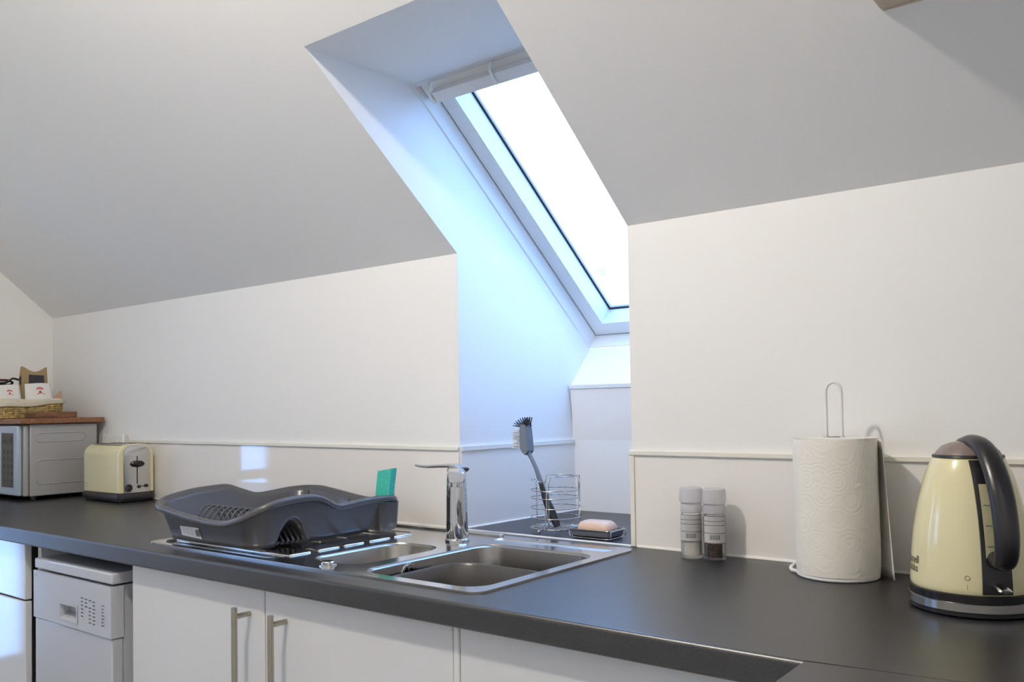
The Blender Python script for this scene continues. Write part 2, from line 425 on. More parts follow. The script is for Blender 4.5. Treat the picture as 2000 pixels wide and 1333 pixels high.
frame_ring('shadow_gap', [(.0104, .0425), (.0145, .0425), (.0145, .08), (.0104, .08)], 'gasket')
frame_ring('sash', [(.0138, .040), (.050, .0395), (.0530, .0415), (.0560, .0405), (.0580, .097), (.0580, .115), (.0138, .115)], 'trim')
frame_ring('glazing_gasket', [(.0578, .0955), (.0635, .0962), (.0635, .106), (.0578, .106)], 'gasket')
frame_ring('glazing_bead', [(.0635, .0975), (.0670, .1000), (.0670, .110), (.0635, .110)], 'trim')
Vg = [wp(u, v, n) for n in (.1015, .107) for u, v in ((.060, .060), (RW - .060, .060), (RW - .060, L - .060), (.060, L - .060))]
mesh('glass_pane', Vg, [[0, 1, 2, 3], [4, 7, 6, 5], [0, 4, 5, 1], [1, 5, 6, 2], [2, 6, 7, 3], [3, 7, 4, 0]], 'pane', win)
def wbox(name, u0, u1, v0, v1, n0, n1, m, parent=win):
    V = [wp(u, v, n) for n in (n0, n1) for u, v in ((u0, v0), (u1, v0), (u1, v1), (u0, v1))]
    return mesh(name, V, [[0, 1, 2, 3], [4, 7, 6, 5], [0, 4, 5, 1], [1, 5, 6, 2], [2, 6, 7, 3], [3, 7, 4, 0]], m, parent)
wbox('head_rail', .0135, RW - .0135, .850, .892, .012, .098, 'trim')
bar = wbox('ventilation_bar', .046, RW - .046, .848, .874, -.012, .012, 'trim')
for u in (.046, .232, RW - .052):
    tube('bar_bracket', [wp(u, .893, .004), wp(u, .884, -.012), wp(u, .868, -.017), wp(u, .850, -.015)], .0035, 'trim', win)
# faint etched maker's oval low on the glass
ov = [wp(.105 + .012 * math.cos(t) + .004 * math.sin(t), .196 + .010 * math.sin(t), .1010) for t in [2 * math.pi * i / 20 for i in range(20)]]
tube('etched_mark', ov, .0009, 'ink_pale', win, 5, True)
tube('etched_mark', [wp(.097, .192, .1010), wp(.104, .199, .1010), wp(.107, .193, .1010), wp(.115, .200, .1010)], .0008, 'ink_pale', win, 5)

# ------------------------------------------------------------------ worktops
SX0, SX1, SY0, SY1 = -0.47, 0.512, -0.545, -0.045     # sink outline
TH = 0.039
XG = 1.0437
wk = thing('worktop', 'long charcoal speckled worktop with the sink set into it', 'worktop')
JY = -0.597
cut = rrect(SX0 + .014, SX1 - .014, SY0 + .014, SY1 - .014, .03)
plate('worktop_board', [(XL + .002, -.002), (XL + .002, -.594), (XG - .001, -.594), (XG + .157, -.577), (XR - .002, -.577), (XR - .002, -.002)], [cut], -TH, 0, 'worktop', wk)
pr = [(-.594, 0)] + [(-.594 - .006 * math.sin(a), -.006 + .006 * math.cos(a)) for a in [math.pi / 2 * i / 5 for i in range(1, 6)]] + \
     [(-.594 - .006 * math.cos(a), -TH + .006 - .006 * math.sin(a)) for a in [math.pi / 2 * i / 5 for i in range(0, 6)]]
prism_yz('front_edge', pr, XL + .002, XG - .001, 'worktop', wk)
wk2 = thing('worktop', 'charcoal worktop leg turning towards the viewer at the corner joint', 'worktop')
plate('worktop_board', [(XG + .0005, -.5985), (XG + .157, -.5785), (XR - .002, -.5785), (XR - .002, -1.20), (XG + .0005, -1.20)], [], -TH, 0, 'worktop', wk2)
tube('joint_sealant', [(XG + .0005, -.5977, -.0004), (XG + .157, -.5777, -.0004), (XR - .003, -.5777, -.0004)], .0008, 'gasket', wk2, 6)
sill = thing('sill_worktop', 'charcoal worktop piece forming the sill inside the window recess', 'worktop')
V = [(x + K * y, y, z) for z in (-.03, 0.0) for x, y in ((.0, .0015), (RW, .0015), (RW, YB), (0, YB))]
mesh('sill_board', V, [[0, 3, 2, 1], [4, 5, 6, 7], [0, 1, 5, 4], [1, 2, 6, 5], [2, 3, 7, 6], [3, 0, 4, 7]], 'worktop', sill)
tube('joint_sealant', [(.001, .0, .0), (RW - .004, .0, .0)], .0028, 'seal', sill, 8)

# ------------------------------------------------------------------ splashback panels
HP = 0.190
def bead(parent, a, b, r=.0035): tube('sealant_bead', [a, b], r, 'seal', parent, 8)
p1 = thing('splashback_panel', 'glossy white splashback behind the toaster and dish rack', 'splashback')
box('panel', -1.545, -.006, -.004, -.0002, .0005, HP, 'panel', p1)
box('cap_trim', -1.545, -.0008, -.009, -.0002, HP, HP + .011, 'cream_trim', p1, .002)
box('edge_trim', -.0060, -.0006, -.0042, -.0003, .0005, HP, 'panel', p1)
bead(p1, (-1.545, -.005, .001), (-.005, -.005, .001))
p2 = thing('splashback_panel', 'glossy white splashback behind the mills, paper roll and kettle', 'splashback')
box('panel', RW + .009, XR - .001, -.004, -.0002, .0005, HP, 'panel', p2)
box('cap_trim', RW - .003, XR - .001, -.009, -.0002, HP, HP + .011, 'cream_trim', p2, .002)
box('corner_trim', RW - .002, RW + .009, -.0075, -.0003, .0005, HP, 'cream_trim', p2, .0015)
bead(p2, (RW + .012, -.005, .001), (XR - .002, -.005, .001), .004)
p3 = thing('splashback_panel', 'white splashback on the left cheek of the window recess', 'splashback')
def sheet_x(name, y0, y1, z0, z1, x0, t, m, par):
    V = [(x + K * y, y, z) for x in (x0, x0 + t) for y, z in ((y0, z0), (y1, z0), (y1, z1), (y0, z1))]
    return mesh(name, V, [[0, 1, 2, 3], [4, 7, 6, 5], [0, 4, 5, 1], [1, 5, 6, 2], [2, 6, 7, 3], [3, 7, 4, 0]], m, par)
sheet_x('panel', .001, YB - .004, .0005, HP, .0003, .0035, 'panel', p3)
sheet_x('cap_trim', .001, YB - .022, HP, HP + .010, .0003, .007, 'trim', p3)
bead(p3, (.005, .001, .001), (.005 + K * YB, YB - .004, .001), .003)
p4 = thing('splashback_panel', 'tall white splashback at the back of the window recess', 'splashback')
def sheet_b(name, z0, z1, t0, t1, m, par, x0=.004, x1=RW - .002):
    f = lambda z: YB + (YP - YB) * z / ZP
    V = [(x + K * f(z), f(z) - t, z) for t in (t0, t1) for x, z in ((x0, z0), (x1, z0), (x1, z1), (x0, z1))]
    return mesh(name, V, [[0, 1, 2, 3], [4, 7, 6, 5], [0, 4, 5, 1], [1, 5, 6, 2], [2, 6, 7, 3], [3, 7, 4, 0]], m, par)
sheet_b('panel', .0005, ZP - .010, 0.0, .004, 'panel', p4)
sheet_b('cap_trim', ZP - .010, ZP, 0.0, .008, 'trim', p4)
bead(p4, (.006 + K * YB, YB - .005, .001), (RW + K * YB - .004, YB - .005, .001), .003)
p5 = thing('splashback_panel', 'white splashback on the hidden right cheek of the window recess', 'splashback')
sheet_x('panel', .001, YB - .006, .0005, HP, RW - .0038, .0035, 'panel', p5)
sheet_x('cap_trim', .001, YB - .025, HP, HP + .010, RW - .0075, .007, 'trim', p5)

# ------------------------------------------------------------------ base units under the worktop
DF, DT = -0.575, 0.018              # door front plane, thickness
def unit(label, x0, x1, fronts, handles=()):
    t = thing('base_cabinet', label, 'cabinet', (0, 0, FZ))
    zt = W - TH - .001
    yb_ = DF + DT + .002
    for nm_, b_ in (('side_panel', (x0, x0 + .018, yb_, -.03, .15, zt)), ('side_panel', (x1 - .018, x1, yb_, -.03, .15, zt)),
                    ('bottom_panel', (x0 + .0185, x1 - .0185, yb_, -.03, .15, .168)), ('back_panel', (x0 + .0185, x1 - .0185, -.036, -.03, .1685, zt))):
        box(nm_, *b_, 'carcass', t)
    box('plinth', x0, x1, DF + .05, DF + .068, .001, .148, 'carcass', t)
    for kind, a, b, z0, z1 in fronts:
        f = box(kind, a, b, DF, DF + DT, W + z0, W + z1, 'door_gloss', t, .0025)
        for hx, h0, h1 in handles:
            if a < hx < b and kind == 'door':
                hb = tube('handle', [(hx, DF - .035, W + h0), (hx, DF - .035, W + h1)], .006, 'nickel', f, 14)
                for hz in (h1 - .0175, h0 + .0175): tube('handle_post', [(hx, DF - .035, W + hz), (hx, DF, W + hz)], .005, 'nickel', f, 12)
    return t
unit('white gloss drawer unit left of the dishwasher', -1.46, -.965, [('drawer', -1.455, -1.013, -.190, -.0405), ('door', -1.455, -1.013, -.755, -.1945)])
unit('white gloss cupboard unit in the far left corner under the microwave', -2.126, -1.466, [('door', -2.124, -1.798, -.755, -.0405), ('door', -1.795, -1.468, -.755, -.0405)])
unit('white gloss sink unit with two doors and upright bar handles', -.474, .486,
     [('door', -.4735, .0065, -.755, -.0405), ('door', .0095, .485, -.755, -.0405)],
     [(-.038, -.385, -.077), (.073, -.385, -.077)])
unit('white gloss corner unit right of the sink unit', .4995, 1.03, [('door', .500, 1.028, -.755, -.0405)])
post = tag(box('corner_post', .4865, .4985, DF - .001, DF + .02, -.76, -.0402, 'carcass', None, .003), 'pale narrow post between the sink unit and corner unit', 'post')
unit2 = thing('base_cabinet', 'white base unit under the worktop leg at the right', 'cabinet', (0, 0, FZ))
box('body', XG + .05, XR - .004, -1.18, -.605, .15, W - TH - .001, 'carcass', unit2)
box('plinth', XG + .10, XG + .118, -1.18, -.605, .001, .148, 'carcass', unit2)
box('door', XG + .028, XG + .047, -1.175, -.62, .16, W - TH - .003, 'door_gloss', unit2, .0025)

# dishwasher
dw = thing('dishwasher', 'white slimline dishwasher under the worktop beside the drawer unit', 'dishwasher', (0, 0, FZ))
X0, X1, DWF = -.905, -.520, -.600
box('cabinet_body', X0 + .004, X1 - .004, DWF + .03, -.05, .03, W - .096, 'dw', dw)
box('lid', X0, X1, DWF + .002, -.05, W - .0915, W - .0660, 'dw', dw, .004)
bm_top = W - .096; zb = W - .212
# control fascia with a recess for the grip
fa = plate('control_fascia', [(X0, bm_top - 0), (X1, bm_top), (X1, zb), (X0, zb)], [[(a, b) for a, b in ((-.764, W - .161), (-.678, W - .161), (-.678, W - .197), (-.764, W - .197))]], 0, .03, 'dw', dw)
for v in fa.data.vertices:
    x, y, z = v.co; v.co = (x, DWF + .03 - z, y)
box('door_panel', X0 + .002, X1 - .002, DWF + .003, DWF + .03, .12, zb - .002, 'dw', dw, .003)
gr = loft('grip_recess', [[(a, DWF - .0012, b) for a, b in ((-.768, W - .157), (-.674, W - .157), (-.674, W - .201), (-.768, W - .201))],
                     [(a, DWF - .0012, b) for a, b in ((-.762, W - .162), (-.680, W - .162), (-.680, W - .196), (-.762, W - .196))],
                     [(a, DWF + .024, b) for a, b in ((-.760, W - .166), (-.682, W - .166), (-.682, W - .185), (-.760, W - .185))]], 'dw', dw)
rs = []
for i, n_ in enumerate((6, 3, 7, 7)):
    for j in range(n_):
        if random.random() < .85: rs.append((-.658 + i * .0185, -.648 + i * .0185 + random.random() * .003, W - .137 - j * .0085 - i * .001, W - .134 - j * .0085 - i * .001))
for j in range(7): rs.append((-.562, -.548 - .002 * (j % 3), W - .143 - j * .0075, W - .1405 - j * .0075))
rs += [(-.895, -.885, W - .1075, W - .106)]
marks('printed_symbols', rs, (0, DWF - .0006, 0), (1, 0, 0), (0, 0, 1), 0.0, 'ink', dw)
box('kick_plate', X0 + .01, X1 - .01, DWF + .04, DWF + .055, .005, .118, 'dw', dw)

# wall cupboard high on the right, only its lower corner in view
hc = thing('wall_cupboard', 'beige cupboard corner hanging from the sloping ceiling at upper right', 'cupboard')
HX, HY, HZ = 1.055, -.238, .876
box('underside_panel', HX, XR - .001, -.90, HY - .004, HZ, HZ + .018, 'hood', hc, .002)
box('side_panel', HX, HX + .018, -.90, HY - .045, HZ + .0185, 1.15, 'hood', hc)
box('front_panel', HX + .0185, XR - .001, -.90, -.88, HZ + .0185, 1.15, 'hood', hc)
flat_prism('scribe_strip', [(0, 0), (.60, -.055), (.60, .012), (0, .001)], (HX + .001, HY - .003, HZ - .002), (1, 0, 0), (0, 1, 0), .003, 'hood', hc)

# ------------------------------------------------------------------ ceiling lamp (out of frame, lights the room)
pl = thing('ceiling_lamp', 'small opal globe lamp fixed to the flat ceiling before the sink', 'lamp', (.26, -1.38, 1.66))
lathe('ceiling_rose', [(.05, -.001), (.05, -.012), (.025, -.022), (.018, -.036), (.016, -.040)], 'trim', pl)
GR = .04
lathe('opal_globe', [(.014, -.038)] + [(GR * math.sin(t), -.085 + GR * math.cos(t)) for t in [math.radians(18 + 162 * i / 18) for i in range(19)]], 'bulb', pl)

# ------------------------------------------------------------------ sink
sk = thing('kitchen_sink', 'stainless steel inset sink with one and a half bowls and drainer', 'sink')
ZD = .004
BB = (.205, .488, -.520, -.150); SB = (.020, .168, -.490, -.238); DR = (-.452, -.028, -.530, -.115)
TR = (.185, .480, -.112, -.074)
hB = rrect(*BB, .045, seg=8); hS = rrect(*SB, .05, seg=8); hD = rrect(*DR, .03, seg=8); hT = rrect(*TR, .012, seg=8)
outer = rrect(SX0, SX1, SY0, SY1, .028, seg=8)
plate('rim', outer, [hB, hS, hD, hT], .0003, ZD, 'steel', sk)
def off(b, d): return (b[0] + d, b[1] - d, b[2] + d, b[3] - d)
def bowl(name, b, r, depth, ledge):
    rings = [rrect(*off(b, 0), r, ZD), rrect(*off(b, .001), r, ZD - .0025), rrect(*off(b, .004), r, ZD - .005)]
    if ledge:
        rings += [rrect(*off(b, .006), r, ZD - .040), rrect(*off(b, .007), r + .012, ZD - .044), rrect(*off(b, .012), r + .03, ZD - .044), rrect(*off(b, .014), r + .032, ZD - .047)]
    rings += [rrect(*off(b, .018), r + (.034 if ledge else 0), ZD - depth + .03), rrect(*off(b, .022), r + (.034 if ledge else 0), ZD - depth + .012),
              rrect(*off(b, .034), r + .03 if ledge else r - .005, ZD - depth + .002), rrect(*off(b, .06), .03 if not ledge else .06, ZD - depth)]
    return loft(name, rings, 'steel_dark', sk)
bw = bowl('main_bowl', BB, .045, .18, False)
bs = bowl('half_bowl', SB, .05, .12, False)
for b, par, dp in ((BB, bw, .18), (SB, bs, .12)):
    cx, cy = (b[0] + b[1]) / 2, (b[2] + b[3]) / 2
    lathe('waste', [(.038, .0005), (.036, .003), (.028, .002), (.026, -.004), (.001, -.004)], 'chrome', par, 28, (cx, cy, ZD - dp))
loft('drainer_tray', [rrect(*off(DR, 0), .03, ZD), rrect(*off(DR, .003), .028, ZD - .002), rrect(*off(DR, .006), .026, ZD - .006)], 'steel', sk)
for y0, y1 in ((-.492, -.437), (-.420, -.361), (-.350, -.292), (-.277, -.214), (-.202, -.145)):
    box('drainer_ridge', -.435, -.021, y0, y1, ZD - .006, ZD + .0035, 'steel', sk, .0042, 4)
loft('ledge_groove', [rrect(*off(TR, 0), .012, ZD), rrect(*off(TR, .001), .011, ZD - .0012), rrect(*off(TR, .006), .008, ZD - .0045), rrect(*off(TR, .011), .006, ZD - .0065)], 'steel', sk)
box('back_upstand', SX0 + .02, .175, -.066, -.050, ZD - .001, ZD + .005, 'steel', sk, .0024)
ofl = lathe('overflow', [(.020, 0), (.0195, .003), (.016, .0035), (.0145, .001), (.001, .001)], 'chrome', sk, 28)
ofl.rotation_euler = (0, math.pi / 2, 0); ofl.location = (.2100, -.392, -.0205)
for k in range(3):
    a = math.radians(90 + 120 * k)
    tube('overflow_bar', [(0, 0, .0025), (.014 * math.cos(a), .014 * math.sin(a), .0025)], .0016, 'chrome', ofl, 6)
kb = lathe('waste_knob', [(.017, 0), (.017, .002), (.013, .003), (.013, .006), (.011, .008), (.001, .0085)], 'chrome', sk, 24, (.118, -.513, ZD))
wb = thing('washing_up_bowl', 'dark grey plastic washing up bowl standing inside the main sink bowl', 'bowl', (0, 0, ZD - .1755))
UB = (.2265, .470, -.500, -.268)
hb = .1555
loft('tub', [rrect(*off(UB, .026), .045, .0), rrect(*off(UB, .020), .050, .006), rrect(*off(UB, .010), .056, hb - .03), rrect(*off(UB, .006), .058, hb - .003), rrect(*off(UB, .0), .060, hb), rrect(*off(UB, .001), .060, hb + .0022),
             rrect(*off(UB, .0055), .058, hb + .0026), rrect(*off(UB, .0085), .056, hb - .001), rrect(*off(UB, .0125), .056, hb - .03), rrect(*off(UB, .0225), .050, .010), rrect(*off(UB, .035), .040, .004)], 'bowl_grey', wb, True, True)
# tap
tp = thing('mixer_tap', 'chrome single lever mixer tap standing behind the sink bowls', 'tap', (.131, -.162, ZD + .0002))
lathe('body', [(.027, 0), (.027, .004), (.0245, .007), (.0235, .05), (.0225, .11), (.0215, .135), (.0205, .150), (.018, .156), (.001, .158)], 'chrome', tp, 40)
dx, dy = .66, -.75
pts = spline([(0, 0, .134), (.035 * dx, .035 * dy, .147), (.08 * dx, .08 * dy, .152), (.125 * dx, .125 * dy, .151), (.150 * dx, .150 * dy, .150)], 5)
n = len(pts)
rings = []
for i, p in enumerate(pts):
    f = .86 if i in (0, n - 1) else 1.0
    rings.append([(p.x - dy * a, p.y + dx * a, p.z + b) for a, b in rrect(-.0178 * f, .0178 * f, -.0118 * f, .0118 * f, .0065 * f, seg=5)])
loft('spout', rings, 'chrome', tp, True, True)
lathe('aerator', [(.0115, 0), (.0115, -.010), (.009, -.0105), (.001, -.0095)], 'chrome', tp, 24, (.137 * dx, .137 * dy, .1405))
lp = spline([(.020, 0, .155), (-.005, 0, .163), (-.040, 0, .1625), (-.080, -.001, .160), (-.105, -.002, .1605), (-.116, -.002, .162)], 5)
n = len(lp)
mesh('lever', *tube_data(lp, [(.0068 - .0040 * min(1, i / n * 1.15), .0205 - .0115 * min(1, (i / n) * 1.3)) for i in range(n)], 16, up=(0, 0, 1)), 'chrome', tp, True)
lathe('lever_cap', [(.0205, .150), (.0208, .155), (.017, .162), (.008, .165), (.001, .1655)], 'chrome', tp, 32)

# ------------------------------------------------------------------ dish rack
rk = thing('dish_rack', 'dark grey plastic dish drainer rack with wavy rim on the sink', 'dish rack', (0, 0, ZD + .0038))
NP = 480
def ring_pts(x0, x1, y0, y1, r, n):
    raw = rrect(x0, x1, y0, y1, r, seg=14); raw.append(raw[0]); raw = np.array(raw)
    d = np.r_[0, np.cumsum(np.hypot(*np.diff(raw, axis=0).T))]
    # start in the middle of the right side so that fractions agree between rings
    t = np.linspace(0, d[-1], n, endpoint=False)
    return np.c_[np.interp(t, d, raw[:, 0]), np.interp(t, d, raw[:, 1])]
top = ring_pts(-.468, -.075, -.541, -.108, .050, NP)
bot = ring_pts(-.432, -.108, -.514, -.150, .040, NP)
keys = [(-.075, -.53, .090), (-.075, -.4945, .1013), (-.075, -.4414, .1065), (-.075, -.3926, .1065), (-.075, -.3747, .1031), (-.075, -.3518, .0911), (-.075, -.3283, .0794),
        (-.075, -.3139, .0762), (-.075, -.2918, .0773), (-.075, -.2547, .0817), (-.075, -.2031, .0842), (-.075, -.1493, .0822), (-.10, -.12, .074),
        (-.195, -.12, .068), (-.25, -.12, .073), (-.328, -.12, .082), (-.388, -.12, .0885), (-.45, -.12, .087), (-.47, -.16, .083), (-.47, -.2185, .0787), (-.47, -.2494, .0776),
        (-.47, -.2945, .0931), (-.47, -.3309, .1075), (-.47, -.4216, .1041), (-.47, -.4874, .0943), (-.45, -.525, .082), (-.35, -.54, .0664), (-.243, -.54, .056), (-.169, -.54, .0569), (-.107, -.54, .0720)]
ks = sorted((int(np.argmin(np.hypot(top[:, 0] - x, top[:, 1] - y))), z) for x, y, z in keys)
ki = np.array([k for k, _ in ks]); kz = np.array([z for _, z in ks])
zt = np.interp(np.arange(NP), np.r_[ki - NP, ki, ki + NP], np.r_[kz, kz, kz])
for _ in range(30): zt = (np.roll(zt, 1) + 2 * zt + np.roll(zt, -1)) / 4
ay = [-.4655, -.459, -.452, -.444, -.433, -.423, -.413, -.404, -.397, -.388, -.379]; az = [.004, .018, .034, .048, .0585, .061, .058, .049, .034, .015, .004]
zbm = np.full(NP, .004)
for i in range(NP):
    x, y = bot[i]
    if x > -.112 and -.4655 < y < -.379: zbm[i] = np.interp(y, ay, az)
    if x > -.165 and y > -.207: zbm[i] = zt[i] - .012
ROWS = 7
V, F = [], []
for j in range(ROWS + 1):
    for i in range(NP):
        z = zbm[i] + (zt[i] - zbm[i]) * j / ROWS; q = min(1, max(0, z / .10)) ** 1.0
        q = q * .92
        V.append((bot[i, 0] + (top[i, 0] - bot[i, 0]) * q, bot[i, 1] + (top[i, 1] - bot[i, 1]) * q, z))
for j in range(ROWS):
    for i in range(NP):
        k = (i + 1) % NP; F.append([j * NP + i, j * NP + k, (j + 1) * NP + k, (j + 1) * NP + i])
shell = mesh('tub_wall', V, F, 'rack', rk, 'all')
md = shell.modifiers.new('thickness', 'SOLIDIFY'); md.thickness = .0028; md.offset = 0
# rolled rim
cxr, cyr = top[:, 0].mean(), top[:, 1].mean()
base = np.array(V[ROWS * NP:]); 
nx = np.roll(base, -1, 0) - np.roll(base, 1, 0); out = np.c_[nx[:, 1], -nx[:, 0]]; out /= np.hypot(*out.T)[:, None]
prof = [(-.0018, -.003), (.0, .0015), (.004, .0035), (.009, .003), (.012, -.001), (.0125, -.009), (.0105, -.010), (.010, -.002), (.004, .0005), (.0012, -.003)]
V, F = [], []; n = len(prof)
for i in range(NP):
    for a, b in prof: V.append((base[i, 0] + out[i, 0] * a, base[i, 1] + out[i, 1] * a, base[i, 2] + b))
for i in range(NP):
    k = (i + 1) % NP
    for q in range(n): F.append([i * n + q, i * n + (q + 1) % n, k * n + (q + 1) % n, k * n + q])
mesh('rolled_rim', V, F, 'rack', rk, 'all')
# slotted floor
for i in range(27):
    y = -.506 + i * .0132
    box('floor_slat', -.424, -.118 if y < -.205 else -.16, y, y + .006, .005, .009, 'rack', rk)
for x in (-.424, -.34, -.26, -.165): box('floor_beam', x, x + .008, -.508, -.156, .003, .006, 'rack', rk)
# ribbed chute inside the arched drain opening
for i in range(6):
    y = -.452 + i * .0135; h = .050 * (1 - ((i - 2.5) / 3.6) ** 2) + .006
    mesh('chute_rib', *tube_data([(-.112, y, .010), (-.135, y, .012 + h * .45), (-.165, y, h), (-.20, y, h + .002)], .0022, 6), 'rack', rk, True)
Vt, Ft = [], []
for j in range(6):
    for i in range(13):
        t = math.pi * i / 12; sc = 1 - .12 * j
        Vt.append((-.108 - .022 * j, -.422 - .043 * sc * math.cos(t), .004 + .055 * sc * math.sin(t) ** .8))
for j in range(5):
    for i in range(12): Ft.append([j * 13 + i, j * 13 + i + 1, (j + 1) * 13 + i + 1, (j + 1) * 13 + i])
tn = mesh('drain_arch', Vt, Ft, 'rack', rk, 'all'); md = tn.modifiers.new('thickness', 'SOLIDIFY'); md.thickness = .002
# arched plate dividers
for i in range(9):
    x = -.375 + i * .021
    mesh('plate_divider', *tube_data([(x, -.445 + .036 * math.cos(t), .006 + .068 * math.sin(t)) for t in [math.pi * k / 14 for k in range(15)]], .0023, 7), 'rack', rk, True)
# curved cutlery divider against the back wall
dv = spline([(-.405, -.136, 0), (-.39, -.172, 0), (-.35, -.195, 0), (-.30, -.195, 0), (-.262, -.172, 0), (-.245, -.136, 0)], 6)
V, F = [], []
for p in dv: V += [(p.x, p.y, .008), (p.x, p.y, .080 - .012 * (p.x + .405) / .16)]
for i in range(len(dv) - 1): F.append([2 * i, 2 * i + 2, 2 * i + 3, 2 * i + 1])
cd = mesh('cutlery_divider', V, F, 'rack', rk, 'all'); md = cd.modifiers.new('thickness', 'SOLIDIFY'); md.thickness = .0028
# corner pot for brushes
loft('corner_pot', [rrect(-.148, -.083, -.184, -.132, .016, .004), rrect(-.152, -.078, -.187, -.129, .018, .012), rrect(-.156, -.074, -.191, -.125, .020, .070),
                    rrect(-.153, -.077, -.188, -.128, .018, .070), rrect(-.148, -.083, -.184, -.132, .016, .010)], 'rack', rk, cap_end=True, cap_start=True)
# sticker on the front end
sf = lambda x, z: (x, -.5155 - .24 * z * .92 - .0020, z)
V = [sf(-.362, .037), (sf(-.290, .037)), sf(-.284, .0125), sf(-.360, .0165)]
stk = mesh('price_sticker', V, [[3, 2, 1, 0]], 'label', rk, fix=False)
V, F = [], []
for i in range(9):
    x = -.304 + i * .0019; k = len(V); V += [(p[0], p[1] - .0004, p[2]) for p in (sf(x, .018), sf(x + .0011, .018), sf(x + .0011, .033), sf(x, .033))]; F.append([k, k + 1, k + 2, k + 3])
mesh('barcode', V, F, 'ink', stk, fix=False)
V, F = [], []
for i in range(5):
    for j in range(3):
        x = -.352 + j * .015; z = .033 - i * .0032; k = len(V); V += [(p[0], p[1] - .0004, p[2]) for p in (sf(x, z), sf(x + .008 + .003 * ((i + j) % 2), z), sf(x + .008 + .003 * ((i + j) % 2), z + .0009), sf(x, z + .0009))]; F.append([k, k + 1, k + 2, k + 3])
mesh('fine_print', V, F, 'ink_pale', stk, fix=False)

# sponge standing in the corner pot
sg = thing('washing_up_sponge', 'teal sponge standing upright in the corner of the dish rack', 'sponge', (-.098, -.156, ZD + .016), math.radians(16))
bm = bmesh.new(); bmesh.ops.create_cube(bm, size=1)
bmesh.ops.subdivide_edges(bm, edges=bm.edges, cuts=5, use_grid_fill=True)
for v in bm.verts:
    z = (v.co.z + .5); bend = .010 * (z - .5) ** 2
    v.co = Vector((v.co.x * .036 + .008 * z * z - .004 + random.uniform(-.0006, .0006), v.co.y * .026 + bend + random.uniform(-.0006, .0006), z * .132 + random.uniform(-.0006, .0006) + .006 * v.co.x * z))
me = bpy.data.meshes.new('sponge_block'); bm.to_mesh(me); bm.free(); link('sponge_block', me, 'teal', sg, True)

# ------------------------------------------------------------------ wire caddy, brush, soap on the sill
cdx = thing('wire_caddy', 'round chrome wire caddy on the sill holding the dish brush', 'caddy', (.215, .093, .0005))
RC = .058
for z in (.010, .034, .057, .080, .098): tube('ring', circ(RC, z, n=40), .0012, 'chrome', cdx, 6, True)
tube('base_ring', circ(RC - .006, .008, n=40), .0014, 'chrome', cdx, 6, True)
for i in range(11):
    x = -.050 + i * .010; y = math.sqrt(max(0, RC ** 2 - x * x))
    tube('base_wire', [(x, -y, .010), (x, y, .010)], .0008, 'chrome', cdx, 5)
for a0, a1, zt_ in ((175, 285, .121), (-70, 30, .132), (50, 150, .128)):
    A0, A1 = math.radians(a0), math.radians(a1)
    path = [(RC * math.cos(A0), RC * math.sin(A0), .008), (RC * math.cos(A0), RC * math.sin(A0), zt_ - .02)]
    for k in range(9):
        a = A0 + (A1 - A0) * (.06 + .88 * k / 8); path.append((RC * math.cos(a), RC * math.sin(a), zt_))
    path += [(RC * math.cos(A1), RC * math.sin(A1), zt_ - .02), (RC * math.cos(A1), RC * math.sin(A1), .008)]
    tube('upright_loop', path, .0013, 'chrome', cdx, 6)
for a in (20, 140, 260): lathe('foot', [(.0005, 0), (.004, .001), (.005, .005), (.003, .009), (.0005, .010)], 'chrome', cdx, 12, ((RC - .004) * math.cos(math.radians(a)), (RC - .004) * math.sin(math.radians(a)), 0))
br = thing('dish_brush', 'slate grey dish brush with white and black bristles in the caddy', 'brush', (.215, .093, .012))
g0 = spline([(.006, 0, .000), (-.008, 0, .026), (-.026, 0, .060), (-.041, 0, .100)], 6)
n = len(g0)
mesh('grip', *tube_data(g0, [(.006 + .0045 * math.sin(math.pi * min(1, i / n + .12)), .0065 + .003 * math.sin(math.pi * min(1, i / n + .12))) for i in range(n)], 14), 'black', br, True)
nk = spline([(-.0405, 0, .098), (-.052, 0, .128), (-.066, 0, .155), (-.076, 0, .170), (-.080, 0, .182)], 6); n = len(nk)
mesh('neck', *tube_data(nk, [(.0065 - .0015 * math.sin(math.pi * i / n), .0068) for i in range(n)], 14), 'grey_plastic', br, True)
flat_prism('head', [(-.078, .166), (-.070, .176), (-.072, .205), (-.076, .238), (-.084, .240), (-.0925, .238), (-.0935, .205), (-.0925, .182), (-.086, .172)], (0, -.013, 0), (1, 0, 0), (0, 0, 1), -.026, 'grey_plastic', br)
Vb, Fb = [], []
random.seed(3)
def tuft(p, d, ln, r):
    d = Vector(d).normalized(); return tube_data([Vector(p), Vector(p) + d * ln * .5 + Vector((0, 0, random.uniform(-.0008, .0008))), Vector(p) + d * ln], r, 4)
wt = [tuft((-.092, y, .184 + .0042 * k + random.uniform(-.001, .001)), (-1, random.uniform(-.08, .08), random.uniform(-.06, .08)), .026 + random.uniform(-.002, .002), .0010) for k in range(11) for y in (-.011, -.0085, -.006, -.003, 0, .003, .006, .0085, .011)]
o = mesh('white_bristles', *merge(*wt), 'bristle', br); o['kind'] = 'stuff'
bt = []
for k in range(8):
    a = math.radians(172 - k * 13.5)
    for y in (-.009, 0, .009):
        q = (-.0915 + .0022 * k, y, .234 + .0006 * k)
        bt.append(tuft(q, (math.cos(a), y * 8, math.sin(a)), .0235 - .0006 * k, .0013))
for k in range(2):
    for y in (-.008, .008): bt.append(tuft((-.077, y, .234), (.35 + .5 * k, y * 6, 1 - .3 * k), .010 - .003 * k, .0013))
o = mesh('black_bristles', *merge(*bt), 'black', br); o['kind'] = 'stuff'

